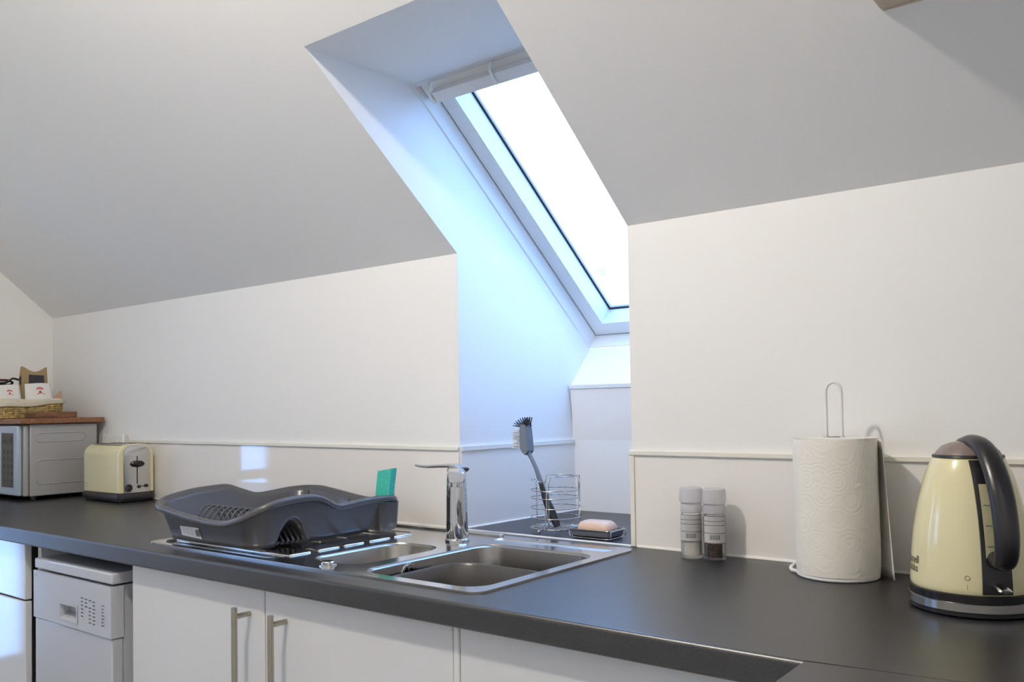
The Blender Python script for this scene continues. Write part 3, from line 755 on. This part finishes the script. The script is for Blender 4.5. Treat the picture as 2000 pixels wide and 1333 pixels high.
sd = thing('soap_dish', 'dark rectangular soap dish on the sill beside the wire caddy', 'soap dish', (.348, .066, .0004), math.radians(2))
loft('tray', [rrect(-.044, .044, -.028, .028, .010, .0015), rrect(-.050, .050, -.034, .034, .010, .006), rrect(-.051, .051, -.035, .035, .010, .019), rrect(-.048, .048, -.032, .032, .009, .019),
              rrect(-.046, .046, -.030, .030, .009, .008)], 'dish', sd, True, True)
for s in (-1, 1): tube('wire_rail', [(s * .051, -.034, .004), (s * .0535, -.034, .010), (s * .0525, -.034, .018), (s * .0525, .034, .018), (s * .0535, .034, .010), (s * .051, .034, .004)], .0013, 'chrome', sd, 6)
tube('rim_wire', rrect(-.052, .052, -.036, .036, .010, .0195), .0012, 'chrome', sd, 6, True)
tube('base_wire', rrect(-.049, .049, -.033, .033, .010, .0015), .0012, 'chrome', sd, 6, True)
sp = thing('soap_bar', 'pinkish beige bar of soap lying in the soap dish', 'soap', (.348, .066, .0092), math.radians(2))
rings = []
for z, s, r in ((0, .80, .016), (.004, .95, .018), (.011, 1.0, .019), (.018, .96, .019), (.024, .84, .018), (.028, .66, .015)):
    rings.append([(x, y, z - (.0035 * math.exp(-(x / .012) ** 2) if z > .02 else 0)) for x, y in rrect(-.044 * s, .044 * s, -.028 * s, .028 * s, r * s, seg=10)])
loft('bar', rings, 'soap', sp, True, True)

# ------------------------------------------------------------------ salt and pepper mills
def mill(label, x, y, fill, name, rz):
    t = thing('spice_mill', label, 'mill', (x, y, .0004), rz, 'spice mills')
    lathe('glass_jar', [(.0175, 0), (.0205, .002), (.0212, .006), (.0212, .080), (.0195, .087), (.0175, .090), (.0163, .090), (.0180, .086), (.0196, .078), (.0196, .006), (.001, .005)], 'jar', t, 36)
    lathe('contents', [(.001, .0062), (.0190, .0065), (.0192, .074 if fill == 'salt' else .079), (.001, .077)], fill, t, 30)
    lathe('collar', [(.0172, .0865), (.0205, .088), (.0207, .100), (.0198, .102), (.0198, .104), (.0175, .104)], 'cap', t, 36)
    lathe('grinder_cap', [(.0195, .1045), (.0222, .107), (.0229, .116), (.0222, .127), (.0212, .133), (.0195, .1345), (.001, .1345)], 'cap', t, 36)
    # paper label wrapped round the front half
    R = .0215; V, F = [], []
    def wrap(v): a = v.x / R; return Vector(((R + v.y) * math.sin(a), -(R + v.y) * math.cos(a), v.z))
    n = 24
    for i in range(n + 1):
        x_ = -.0235 + .047 * i / n
        V += [wrap(Vector((x_, 0, .033))), wrap(Vector((x_, 0, .084)))]
    for i in range(n): F.append([2 * i, 2 * i + 2, 2 * i + 3, 2 * i + 1])
    lb = mesh('label', V, F, 'mill_label', t, 'all', fix=False)
    wv = lambda v: wrap(Vector((v.x, .0003, v.z)))
    o_ = (0, 0, 0)
    def sub(rs):
        out_ = []
        for a0, a1, b0, b1 in rs:
            m_ = max(1, int((a1 - a0) / .004))
            out_ += [(a0 + (a1 - a0) * i / m_, a0 + (a1 - a0) * (i + 1) / m_, b0, b1) for i in range(m_)]
        return out_
    marks('barcode', [(-.010 + .0016 * i, -.010 + .0016 * i + (.0010 if i % 3 else .0005), .040, .049) for i in range(13)], o_, (1, 0, 0), (0, 0, 1), 0, 'ink', lb, wv)
    marks('rule_lines', sub([(-.0235, .0235, z, z + .0012) for z in (.0333, .0515, .066, .074, .0833)]), o_, (1, 0, 0), (0, 0, 1), 0, 'ink', lb, wv)
    marks('fine_print', sub([(-.013, .004 + .004 * (i % 3), z, z + .0006) for i, z in enumerate((.0545, .0570, .0595, .0620, .0690, .0712, .0775, .0800))]), o_, (1, 0, 0), (0, 0, 1), 0, 'ink_pale', lb, wv)
    return t
mill('clear spice mill full of white salt, beside the pepper mill', .6400, -.0580, 'salt', 'salt', math.radians(22))
mill('clear spice mill full of dark peppercorns, beside the salt mill', .6862, -.0560, 'pepper', 'pepper', math.radians(26))

# ------------------------------------------------------------------ paper towel on its stand
AX, AY = .922, -.083
st = thing('paper_towel_stand', 'white wire paper towel stand with a tall loop', 'stand', (AX, AY, .0006))
rb = .064
spiral = [(rb * math.cos(a), rb * math.sin(a), .003) for a in [math.radians(195 + 340 * i / 48) for i in range(49)]]
spiral = [(-.078, .012, .010), (-.080, -.002, .006), (-.074, -.012, .0035)] + spiral
tube('base_coil', spline(spiral[:4], 4)[:-1] + [Vector(p) for p in spiral[3:]], .0032, 'white_plastic', st, 8)
tube('base_cross', [(-rb, 0, .003), (rb, 0, .003)], .0028, 'white_plastic', st, 8)
lp_ = [(-.0125, 0, .003), (-.0125, 0, .31)] + [(-.0125 * math.cos(t), 0, .312 + .016 * math.sin(t)) for t in [math.pi * k / 10 for k in range(1, 10)]] + [(.0125, 0, .31), (.0125, 0, .003)]
lpo = tube('upright_loop', lp_, .0028, 'white_plastic', st, 10)
lpo.rotation_euler = (0, 0, math.radians(12))
rl = thing('paper_towel_roll', 'white embossed kitchen paper roll on the wire stand', 'paper towel', (AX, AY, .0072), math.radians(0))
RR, HR = .0680, .2270
def uv_cyl(name, rfun, a0, a1, n, z0, z1, m, parent, rows=12):
    me = bpy.data.meshes.new(name); V, F, UV = [], [], []
    for j in range(rows + 1):
        for i in range(n + 1):
            a = a0 + (a1 - a0) * i / n; z = z0 + (z1 - z0) * j / rows; r = rfun(a, j / rows); V.append((r * math.cos(a), r * math.sin(a), z)); UV.append((a * RR * 2.2, z * 2.2))
    for j in range(rows):
        for i in range(n): q = j * (n + 1) + i; F.append([q, q + 1, q + n + 2, q + n + 1])
    me.from_pydata(V, [], F); u = me.uv_layers.new(name='UVMap')
    for lp2 in me.loops: u.data[lp2.index].uv = UV[lp2.vertex_index]
    return link(name, me, m, parent, 'all')
uv_cyl('paper_side', lambda a, t: RR - .0012 * (1 - min(1, 14 * min(t, 1 - t))) + .0006 * math.sin(3 * a + 5 * t), 0, 2 * math.pi, 72, 0, HR, 'towel', rl, 16)
lathe('paper_end', [(.019, 0), (RR - .0008, 0)], 'paper', rl, 60, cap=False)
lathe('paper_end', [(.019, HR + .0012), (.045, HR + .0008), (RR - .001, HR)], 'paper', rl, 60, cap=False)
lathe('cardboard_core', [(.0205, .0), (.0205, HR + .001), (.0190, HR + .001), (.0190, 0)], 'kraft2', rl, 36, cap=False)
# loose sheet hanging at the right
me = bpy.data.meshes.new('loose_sheet'); V, F, UV = [], [], []
n, rows = 10, 14
for j in range(rows + 1):
    z = HR - .003 - (HR + .003) * j / rows; f = j / rows
    for i in range(n + 1):
        a = math.radians(62 - 62 * i / n); q = i / n
        r = RR + .0008 + .001 * q + .013 * f * q * q + .006 * q ** 3
        V.append((r * math.cos(a) + .002 * q * f, r * math.sin(a) + .003 * q, z)); UV.append((a * RR * 2.2, z * 2.2))
for j in range(rows):
    for i in range(n): q = j * (n + 1) + i; F.append([q, q + 1, q + n + 2, q + n + 1])
me.from_pydata(V, [], F); u = me.uv_layers.new(name='UVMap')
for lp2 in me.loops: u.data[lp2.index].uv = UV[lp2.vertex_index]
ls = link('loose_sheet', me, 'towel', rl, 'all'); md = ls.modifiers.new('thickness', 'SOLIDIFY'); md.thickness = .0006

# ------------------------------------------------------------------ kettle
KX, KY = 1.1480, -.2075
kt = thing('electric_kettle', 'cream electric kettle with black handle at the right of the worktop', 'kettle', (KX, KY, .0005), math.radians(-57.5))
lathe('power_base', [(.076, 0), (.0805, .002), (.0805, .0075), (.001, .0075)], 'black', kt, 64)
lathe('steel_band', [(.0800, .0075), (.0822, .0085), (.0822, .0195), (.0800, .0205)], 'steel', kt, 64, cap=False)
lathe('base_ring', [(.0806, .0205), (.0808, .030), (.0790, .031), (.001, .031)], 'black_gloss', kt, 64)
bp_ = [(.0785, .0315), (.0797, .036), (.0793, .050), (.0780, .070), (.0757, .095), (.0730, .115), (.0698, .135), (.0655, .155), (.0605, .175), (.0545, .194), (.0475, .210), (.0455, .2125)]
def kr(z): return float(np.interp(z, [q[1] for q in bp_], [q[0] for q in bp_]))
lathe('body', [(q.x, q.z) for q in spline([(r, 0, z) for r, z in bp_], 3)], 'cream', kt, 72, cap=False)
lathe('lid_ring', [(.0455, .2120), (.0470, .2135), (.0460, .2165), (.0400, .2185)], 'black', kt, 56, cap=False)
lathe('lid', [(.0440, .2160), (.0410, .2215), (.0340, .2290), (.0230, .2340), (.010, .2365), (.001, .2368)], 'smoke', kt, 56)
# black strip down the back with the gauge
def strip(name, hw, z0, z1, lift, m, parent, n=22, k=6, taper=None, side=0.0):
    V, F = [], []
    for j in range(n + 1):
        z = z0 + (z1 - z0) * j / n; r = kr(z) + lift; w_ = hw if taper is None else hw * taper(j / n)
        for i in range(k + 1):
            a = (side - w_ + 2 * w_ * i / k) / r; V.append((r * math.cos(a), r * math.sin(a), z))
    for j in range(n):
        for i in range(k): q = j * (k + 1) + i; F.append([q, q + 1, q + k + 2, q + k + 1])
    # skirt down to the body
    b0 = len(V)
    rim_ = [j * (k + 1) for j in range(n + 1)] + [n * (k + 1) + i for i in range(1, k + 1)] + [j * (k + 1) + k for j in range(n - 1, -1, -1)] + list(range(k - 1, 0, -1))
    for q in rim_:
        x, y, z = V[q]; r = math.hypot(x, y); V.append((x * (r - lift - .001) / r, y * (r - lift - .001) / r, z))
    N_ = len(rim_)
    for i in range(N_): F.append([rim_[i], rim_[(i + 1) % N_], b0 + (i + 1) % N_, b0 + i])
    return mesh(name, V, F, m, parent, True)
sb = strip('handle_spine', .0195, .034, .2115, .0045, 'black', kt, taper=lambda t: 1.0 - .05 * math.sin(math.pi * t))
strip('water_gauge', .0062, .083, .180, .0062, 'gauge', kt, side=-.0075)
for z in (.098, .125, .152): strip('gauge_mark', .004, z, z + .0009, .0068, 'ink', kt, 1, 2, side=-.0075)
hp = spline([(-.010, 0, .2315), (.018, 0, .2355), (.050, 0, .2290), (.078, 0, .2060), (.0985, 0, .172), (.1095, 0, .132), (.1110, 0, .100), (.1040, 0, .0815), (.0900, 0, .0790), (.078, 0, .084)], 6)
n = len(hp)
mesh('handle', *tube_data(hp, [(.0095 + .0015 * math.sin(math.pi * i / n), .0145 - .0015 * math.cos(2 * math.pi * i / n)) for i in range(n)], 20, up=(0, 0, 1)), 'black', kt, True)
mesh('switch_lever', *tube_data([(.080, 0, .0475), (.092, 0, .0455), (.103, 0, .0430), (.105, 0, .0425)], [(.0035, .008), (.004, .0085), (.0038, .0088), (.002, .007)], 12, up=(0, 0, 1)), 'steel', kt, True)
def on_kettle(ang0, z0, lift=.0004):
    def fn(x, y):
        z = z0 + y; r = kr(z) + lift; a = math.radians(ang0) + x / r; return (r * math.cos(a), r * math.sin(a), z)
    return fn
text_mesh('maker_name', 'Russell', .0150, on_kettle(-94, .0640), 'ink_brown', kt, 'CENTER', .0003)
text_mesh('maker_name', 'Hobbs', .0150, on_kettle(-94, .0520), 'ink_brown', kt, 'CENTER', .0003)
tube('off_mark', [on_kettle(-26, .0545)(.0030 * math.cos(t), .0030 * math.sin(t)) for t in [2 * math.pi * i / 18 for i in range(18)]], .0004, 'ink_tan', kt, 5, True)
tube('on_mark', [on_kettle(-26, .0420)(0, .0030), on_kettle(-26, .0420)(0, -.0030)], .0004, 'ink_tan', kt, 5)

# ------------------------------------------------------------------ toaster
tt_ = thing('toaster', 'cream and steel two slot toaster in front of the microwave', 'toaster', (-1.485, -.0765, .0004))
hw, hd, ht = .125, .060, .190
box('foot_plinth', -.118, .118, -.053, .053, 0, .008, 'black', tt_, .002)
loft('base', [rrect(-.129, .129, -.065, .065, .020, .008), rrect(-.130, .130, -.066, .066, .020, .012), rrect(-.128, .128, -.064, .064, .020, .026), rrect(-.124, .124, -.060, .060, .018, .030)], 'black', tt_, True, True)
def arch(w, h, r, z0, seg=10):
    out_ = [(-w, z0)]
    for i in range(seg + 1):
        a = math.pi - math.pi / 2 * i / seg; out_.append((-w + r + r * math.cos(a), h - r + r * math.sin(a)))
    for i in range(seg + 1):
        a = math.pi / 2 - math.pi / 2 * i / seg; out_.append((w - r + r * math.cos(a), h - r + r * math.sin(a)))
    out_.append((w, z0)); return out_
# cream shell: long arched sides
def arch_ring(x, w, h, r, z0): return [(x, y, z) for y, z in arch(w, h, r, z0)]
rg = [arch_ring(-.108, .054, ht - .008, .036, .031), arch_ring(-.120, .058, ht - .003, .040, .031), arch_ring(-.123, .0605, ht, .042, .031)]
rg = [[(x, y, z) for x, y, z in r_] for r_ in rg]
# long body from end to end with rounded vertical ends
ends = [(-.125, .80), (-.1235, .90), (-.118, .97), (-.108, 1.0), (.108, 1.0), (.1165, .99), (.1205, .96)]
loft('cream_shell', [[(x, y * s, .031 + (z - .031) * (.94 + .06 * s)) for y, z in arch(.0615, ht, .040, .031)] for x, s in ends], 'cream', tt_, True, True)
# steel front that wraps over the top between the slots
loft('steel_face', [[(x, y, z) for y, z in arch(w_, h_, r_, .0305)] for x, w_, h_, r_ in ((.095, .0465, ht + .0012, .030), (.1175, .0475, ht - .0005, .031), (.1235, .0460, ht - .005, .030), (.1245, .0440, ht - .008, .029))], 'steel', tt_, True, True)
box('top_plate', -.095, .096, -.040, .040, ht - .002, ht + .0012, 'steel', tt_, .001)
for y in (-.020, .020): box('bread_slot', -.072, .072, y - .0085, y + .0085, ht - .001, ht + .0018, 'dark', tt_)
box('lever_slot', .1243, .1249, -.0018, .0018, .058, .150, 'dark', tt_)
mesh('lever_knob', *lathe_data([(.001, 0), (.022, .0005), (.023, .003), (.021, .010), (.014, .013), (.001, .0135)], 28), 'black_gloss', tt_, True)
lk = bpy.data.objects['lever_knob']; lk.rotation_euler = (math.pi / 2, 0, math.pi / 2); lk.scale = (1, .5, 1); lk.location = (.126, -.001, .125)
for nm, y, z, r_ in (('browning_dial', -.030, .0465, .0125), ('push_button', .006, .0490, .0055), ('push_button', .0315, .0505, .0055), ('indicator_light', .019, .0497, .0014)):
    o = lathe(nm, [(.001, 0), (r_, .0003), (r_, .004), (r_ * .85, .006), (.001, .0062)], 'black_gloss', tt_, 22)
    o.rotation_euler = (math.pi / 2, 0, math.pi / 2); o.location = (.1238, y, z)
text_mesh('maker_name', 'Russell', .0085, lambda x, y: (-.112 + x, -.0617, .054 + y), 'ink_tan', tt_)
text_mesh('maker_name', 'Hobbs', .0085, lambda x, y: (-.112 + x, -.0617, .045 + y), 'ink_tan', tt_)

# ------------------------------------------------------------------ wall socket behind the toaster
ws = thing('wall_socket', 'pale double wall socket half hidden behind the toaster', 'socket', (-1.628, 0, .165))
box('back_box', -.070, .070, -.012, -.0003, -.052, .052, 'carcass', ws, .003)
box('face_plate', -.073, .073, -.022, -.0125, -.055, .055, 'trim', ws, .004)
for x in (-.035, .035):
    box('rocker_switch', x - .006, x + .006, -.025, -.0225, .015, .035, 'trim', ws, .001)
    for px_, pz in ((0, 0), (-.011, -.022), (.011, -.022)): box('pin_slot', x + px_ - .002, x + px_ + .002, -.0224, -.0221, pz - .005, pz + .003, 'dark', ws)

# ------------------------------------------------------------------ microwave
MX0, MX1, MY0, MY1, MZ0, MZ1 = XL + .012, -1.720, -.262, -.030, .014, .2615
mw = thing('microwave', 'silver microwave oven in the left corner under a wooden board', 'microwave', (0, 0, 0))
box('casing', MX0, MX1, MY0, MY1, MZ0, MZ1, 'silver', mw, .004)
box('front_frame', MX0, MX1 - .004, MY0 - .018, MY0 - .0005, MZ0 + .001, MZ1 - .001, 'silver', mw, .006, 3)
box('door', MX0 + .004, -1.880, MY0 - .034, MY0 - .0185, MZ0 + .004, MZ1 - .004, 'silver_lt', mw, .004)
box('door_window', MX0 + .03, -1.915, MY0 - .0355, MY0 - .0345, MZ0 + .04, MZ1 - .04, 'display', mw)
cp = box('control_panel', -1.876, MX1 - .016, MY0 - .034, MY0 - .0185, MZ0 + .004, MZ1 - .004, 'silver_lt', mw, .004)
box('keypad', -1.858, -1.768, MY0 - .0358, MY0 - .0343, .046, .232, 'display', mw)
for i in range(5):
    for j in range(3): box('key', -1.850 + j * .027, -1.832 + j * .027, MY0 - .0366, MY0 - .0359, .060 + i * .025, .074 + i * .025, 'display', mw, .0006)
box('clock_display', -1.848, -1.778, MY0 - .0366, MY0 - .0359, .195, .222, 'black_gloss', mw)
for y0, y1, z0, z1 in ((-.240, -.072, .200, .230), (-.240, -.050, .055, .137)):
    ptsr = [(MX1 + .0002, a, b) for a, b in rrect(y0, y1, z0, z1, .013, seg=6)]
    tube('pressed_ridge', ptsr, .0022, 'silver', mw, 6, True)
for x in (MX0 + .04, MX1 - .04):
    for y in (MY0 + .03, MY1 - .03): lathe('foot', [(.012, .0004), (.012, .0145)], 'black', mw, 16, (x, y, 0))

# board and the things on it
bd = tag(box('wooden_board', XL + .004, -1.700, -.300, -.012, .2625, .2815, 'wood', None, .003), 'long reddish brown wooden board lying on the microwave', 'board')
b2 = tag(box('wooden_block', -1.825, -1.728, -.236, -.098, .2822, .3030, 'wood2', None, .002), 'small dark wooden slab lying in front of the wicker basket', 'board')
BK = (XL + .016, -1.848, -.315, -.078)
bk = thing('wicker_basket', 'straw wicker basket with cream liner on the wooden board', 'basket', (0, 0, .2822))
for j in range(8):
    rg_ = rrect(*off(BK, .014 - .0014 * j), .03, seg=6); zz = .004 + j * .0078
    P = []
    m_ = 96; raw = np.array(rg_ + [rg_[0]]); d = np.r_[0, np.cumsum(np.hypot(*np.diff(raw, axis=0).T))]
    for q in range(m_):
        s_ = d[-1] * q / m_; x = float(np.interp(s_, d, raw[:, 0])); y = float(np.interp(s_, d, raw[:, 1])); cx, cy = (BK[0] + BK[1]) / 2, (BK[2] + BK[3]) / 2
        w_ = .0016 * math.cos(math.pi * q / 2 + math.pi * j); l_ = math.hypot(x - cx, y - cy); P.append((x + (x - cx) / l_ * w_, y + (y - cy) / l_ * w_, zz))
    tube('woven_strand', P, .0042, 'wicker', bk, 6, True)
for q in range(26):
    s_ = d[-1] * q / 26; x = float(np.interp(s_, d, raw[:, 0])); y = float(np.interp(s_, d, raw[:, 1]))
    tube('stake', [(x, y, .002), (x, y, .064)], .0022, 'wicker', bk, 5)
plate('basket_floor', rrect(*off(BK, .016), .03, seg=6), [], .0005, .003, 'wicker', bk)
# linen liner: folds over the rim, wavy hem, flat bed inside
def lring(d_, zf, wob=0):
    r_ = rrect(*off(BK, d_), .032, seg=6); return [(x, y, zf(x, y)) for x, y in r_]
hem = lambda x, y: .0455 + .055 * (y + .18) + .003 * math.sin(38 * y)
dense = []
raw = np.array(rrect(*off(BK, 0), .032, seg=6) + [rrect(*off(BK, 0), .032, seg=6)[0]]); d = np.r_[0, np.cumsum(np.hypot(*np.diff(raw, axis=0).T))]
cx, cy = (BK[0] + BK[1]) / 2, (BK[2] + BK[3]) / 2
def dense_ring(s_, zf):
    out_ = []
    for q in range(120):
        t = d[-1] * q / 120; x = float(np.interp(t, d, raw[:, 0])); y = float(np.interp(t, d, raw[:, 1])); f = 1 + (s_ + .004 * math.sin(q * .9) * .5) / math.hypot(x - cx, y - cy)
        out_.append((cx + (x - cx) * f, cy + (y - cy) * f, zf(x, y)))
    return out_
loft('linen_liner', [dense_ring(.003, hem), dense_ring(.005, lambda x, y: hem(x, y) + .012), dense_ring(.004, lambda x, y: .058 + .002 * math.sin(30 * y)), dense_ring(-.002, lambda x, y: .068 + .002 * math.sin(40 * y)),
                     dense_ring(-.012, lambda x, y: .062), dense_ring(-.03, lambda x, y: .045), dense_ring(-.07, lambda x, y: .040)], 'linen', bk, True)

def packet(label, yc, w_, zb_, h_, xf, lean, logo):
    t = thing('paper_sachet', label, 'sachet', (xf, yc, zb_ + .0002), 0.0, 'printed paper sachets in the basket')
    V, F = [], []
    nseg = 8
    for j in range(nseg + 1):
        f = j / nseg; th = .016 * (1 - f) ** .8 + .0012
        for i in range(9):
            u_ = -1 + i / 4; yy = u_ * w_ / 2 * (1 - .10 * f); b_ = math.sqrt(max(0, 1 - (u_ * .98) ** 2)) ** .6
            V.append((-lean * f + th * b_ * .5, yy, h_ * f + .002 * math.sin(2.2 * u_ + 1) * f))
            V.append((-lean * f - th * b_ * .5, yy, h_ * f + .002 * math.sin(2.2 * u_ + 1) * f))
    st_ = 18
    for j in range(nseg):
        for i in range(8):
            a = j * st_ + 2 * i; F += [[a, a + 2, a + 2 + st_, a + st_], [a + 1, a + 1 + st_, a + 3 + st_, a + 3]]
        F += [[j * st_, j * st_ + st_, j * st_ + st_ + 1, j * st_ + 1], [j * st_ + 16, j * st_ + 17, j * st_ + st_ + 17, j * st_ + st_ + 16]]
    F += [[2 * i, 2 * i + 1, 2 * i + 3, 2 * i + 2] for i in range(8)] + [[nseg * st_ + 2 * i, nseg * st_ + 2 * i + 2, nseg * st_ + 2 * i + 3, nseg * st_ + 2 * i + 1] for i in range(8)]
    mesh('paper_wrap', V, F, 'paper', t, 'all')
    # printed red emblem: arched top, small figure below, foot stroke
    fx = lambda y, z: (-lean * z / h_ + (.016 * (1 - z / h_) ** .8 + .0012) * .5 + .0012, y, z)
    z0 = h_ * .52; s_ = logo; oy = .004
    V, F = [], []
    def q4(pts_):
        k = len(V); V.extend([fx(oy + a * s_, z0 + b * s_) for a, b in pts_]); F.append([k, k + 1, k + 2, k + 3])
    for i in range(6):
        a0, a1 = math.pi * (1 - i / 6), math.pi * (1 - (i + 1) / 6)
        q4([(.011 * math.cos(a0), .014 + .004 * math.sin(a0)), (.011 * math.cos(a1), .014 + .004 * math.sin(a1)), (.011 * math.cos(a1), .018 + .006 * math.sin(a1)), (.011 * math.cos(a0), .018 + .006 * math.sin(a0))])
    q4([(-.005, .004), (.005, .004), (.003, .013), (-.003, .013)])
    q4([(-.011, .000), (-.004, .003), (-.004, .005), (-.011, .002)]); q4([(.004, .003), (.014, .001), (.014, .003), (.004, .005)])
    mesh('red_emblem', V, F, 'red', t, fix=False)
    return t
packet('white paper sachet with a red emblem, nearer the basket corner and larger', -.153, .100, .3225, .085, -1.893, .020, 1.15)
packet('white paper sachet with a small red emblem at the left picture edge', -.260, .088, .3225, .078, -1.888, .016, .85)

# brown coffee bag behind the sachets
cb = thing('coffee_bag', 'brown paper bag with a dark front window standing in the basket', 'bag', (-1.975, -.143, .3225))
pf = [(-.046, 0), (.046, 0), (.047, .06), (.045, .115), (.043, .148), (.030, .139), (.014, .132), (-.004, .130), (-.020, .136), (-.034, .145), (-.044, .149), (-.046, .10)]
flat_prism('paper_front', pf, (.012, 0, 0), (0, 1, 0), (0, 0, 1), .003, 'kraft', cb)
V, F = [], []
back = [(y * .98, z) for y, z in pf]
n = len(pf)
V = [(.0115, y, z) for y, z in pf] + [(-.014 + .020 * (z / .15) ** 2, y * .98 - .002, z * .99) for y, z in pf]
F = [[i, (i + 1) % n, n + (i + 1) % n, n + i] for i in range(n)] + [list(range(n, 2 * n))]
mesh('paper_body', V, F, 'kraft', cb)
flat_prism('dark_window', [(-.020, .05), (.036, .05), (.033, .117), (-.021, .119)], (.0153, 0, 0), (0, 1, 0), (0, 0, 1), .0008, 'coffee', cb)
# tangle of dark cable behind the left sachet
cbl = thing('cable_coil', 'coil of dark cable lying behind the left sachet', 'cable', (-1.985, -.250, .3225))
pts = []
random.seed(11)
for i in range(70):
    a = i * .55; pts.append((.018 * math.sin(a * .37), .050 * math.cos(a) * (.75 + .25 * math.sin(i)), .012 + i * .0013 + .010 * math.sin(a)))
pts += [(.02, .055, .100), (.02, .062, .109), (.02, .070, .103), (.02, .068, .094), (.02, .060, .094), (.02, .066, .080), (.02, .080, .070)]
tube('cable', spline(pts, 4), .0038, 'black_gloss', cbl, 8)
tube('cable_tie', circ(.030, .098, (0, -.005), 20), .0040, 'maroon', cbl, 6, True)
# folded brown card at the right end of the basket
fc = thing('brown_card', 'small pale brown folded card at the back of the basket', 'card', (-1.905, -.098, .3450))
flat_prism('card_flap', [(0, -.022), (.036, -.022), (.036, .036), (.030, .034), (.006, .006)], (0, -.012, 0), (0.15, 1, 0), (0, 0, 1), .0015, 'kraft2', fc)
flat_prism('card_back', [(.004, -.022), (.036, -.022), (.036, .034), (.020, .020)], (-.010, -.012, 0), (0.15, 1, 0), (0, 0, 1), .0015, 'kraft2', fc)
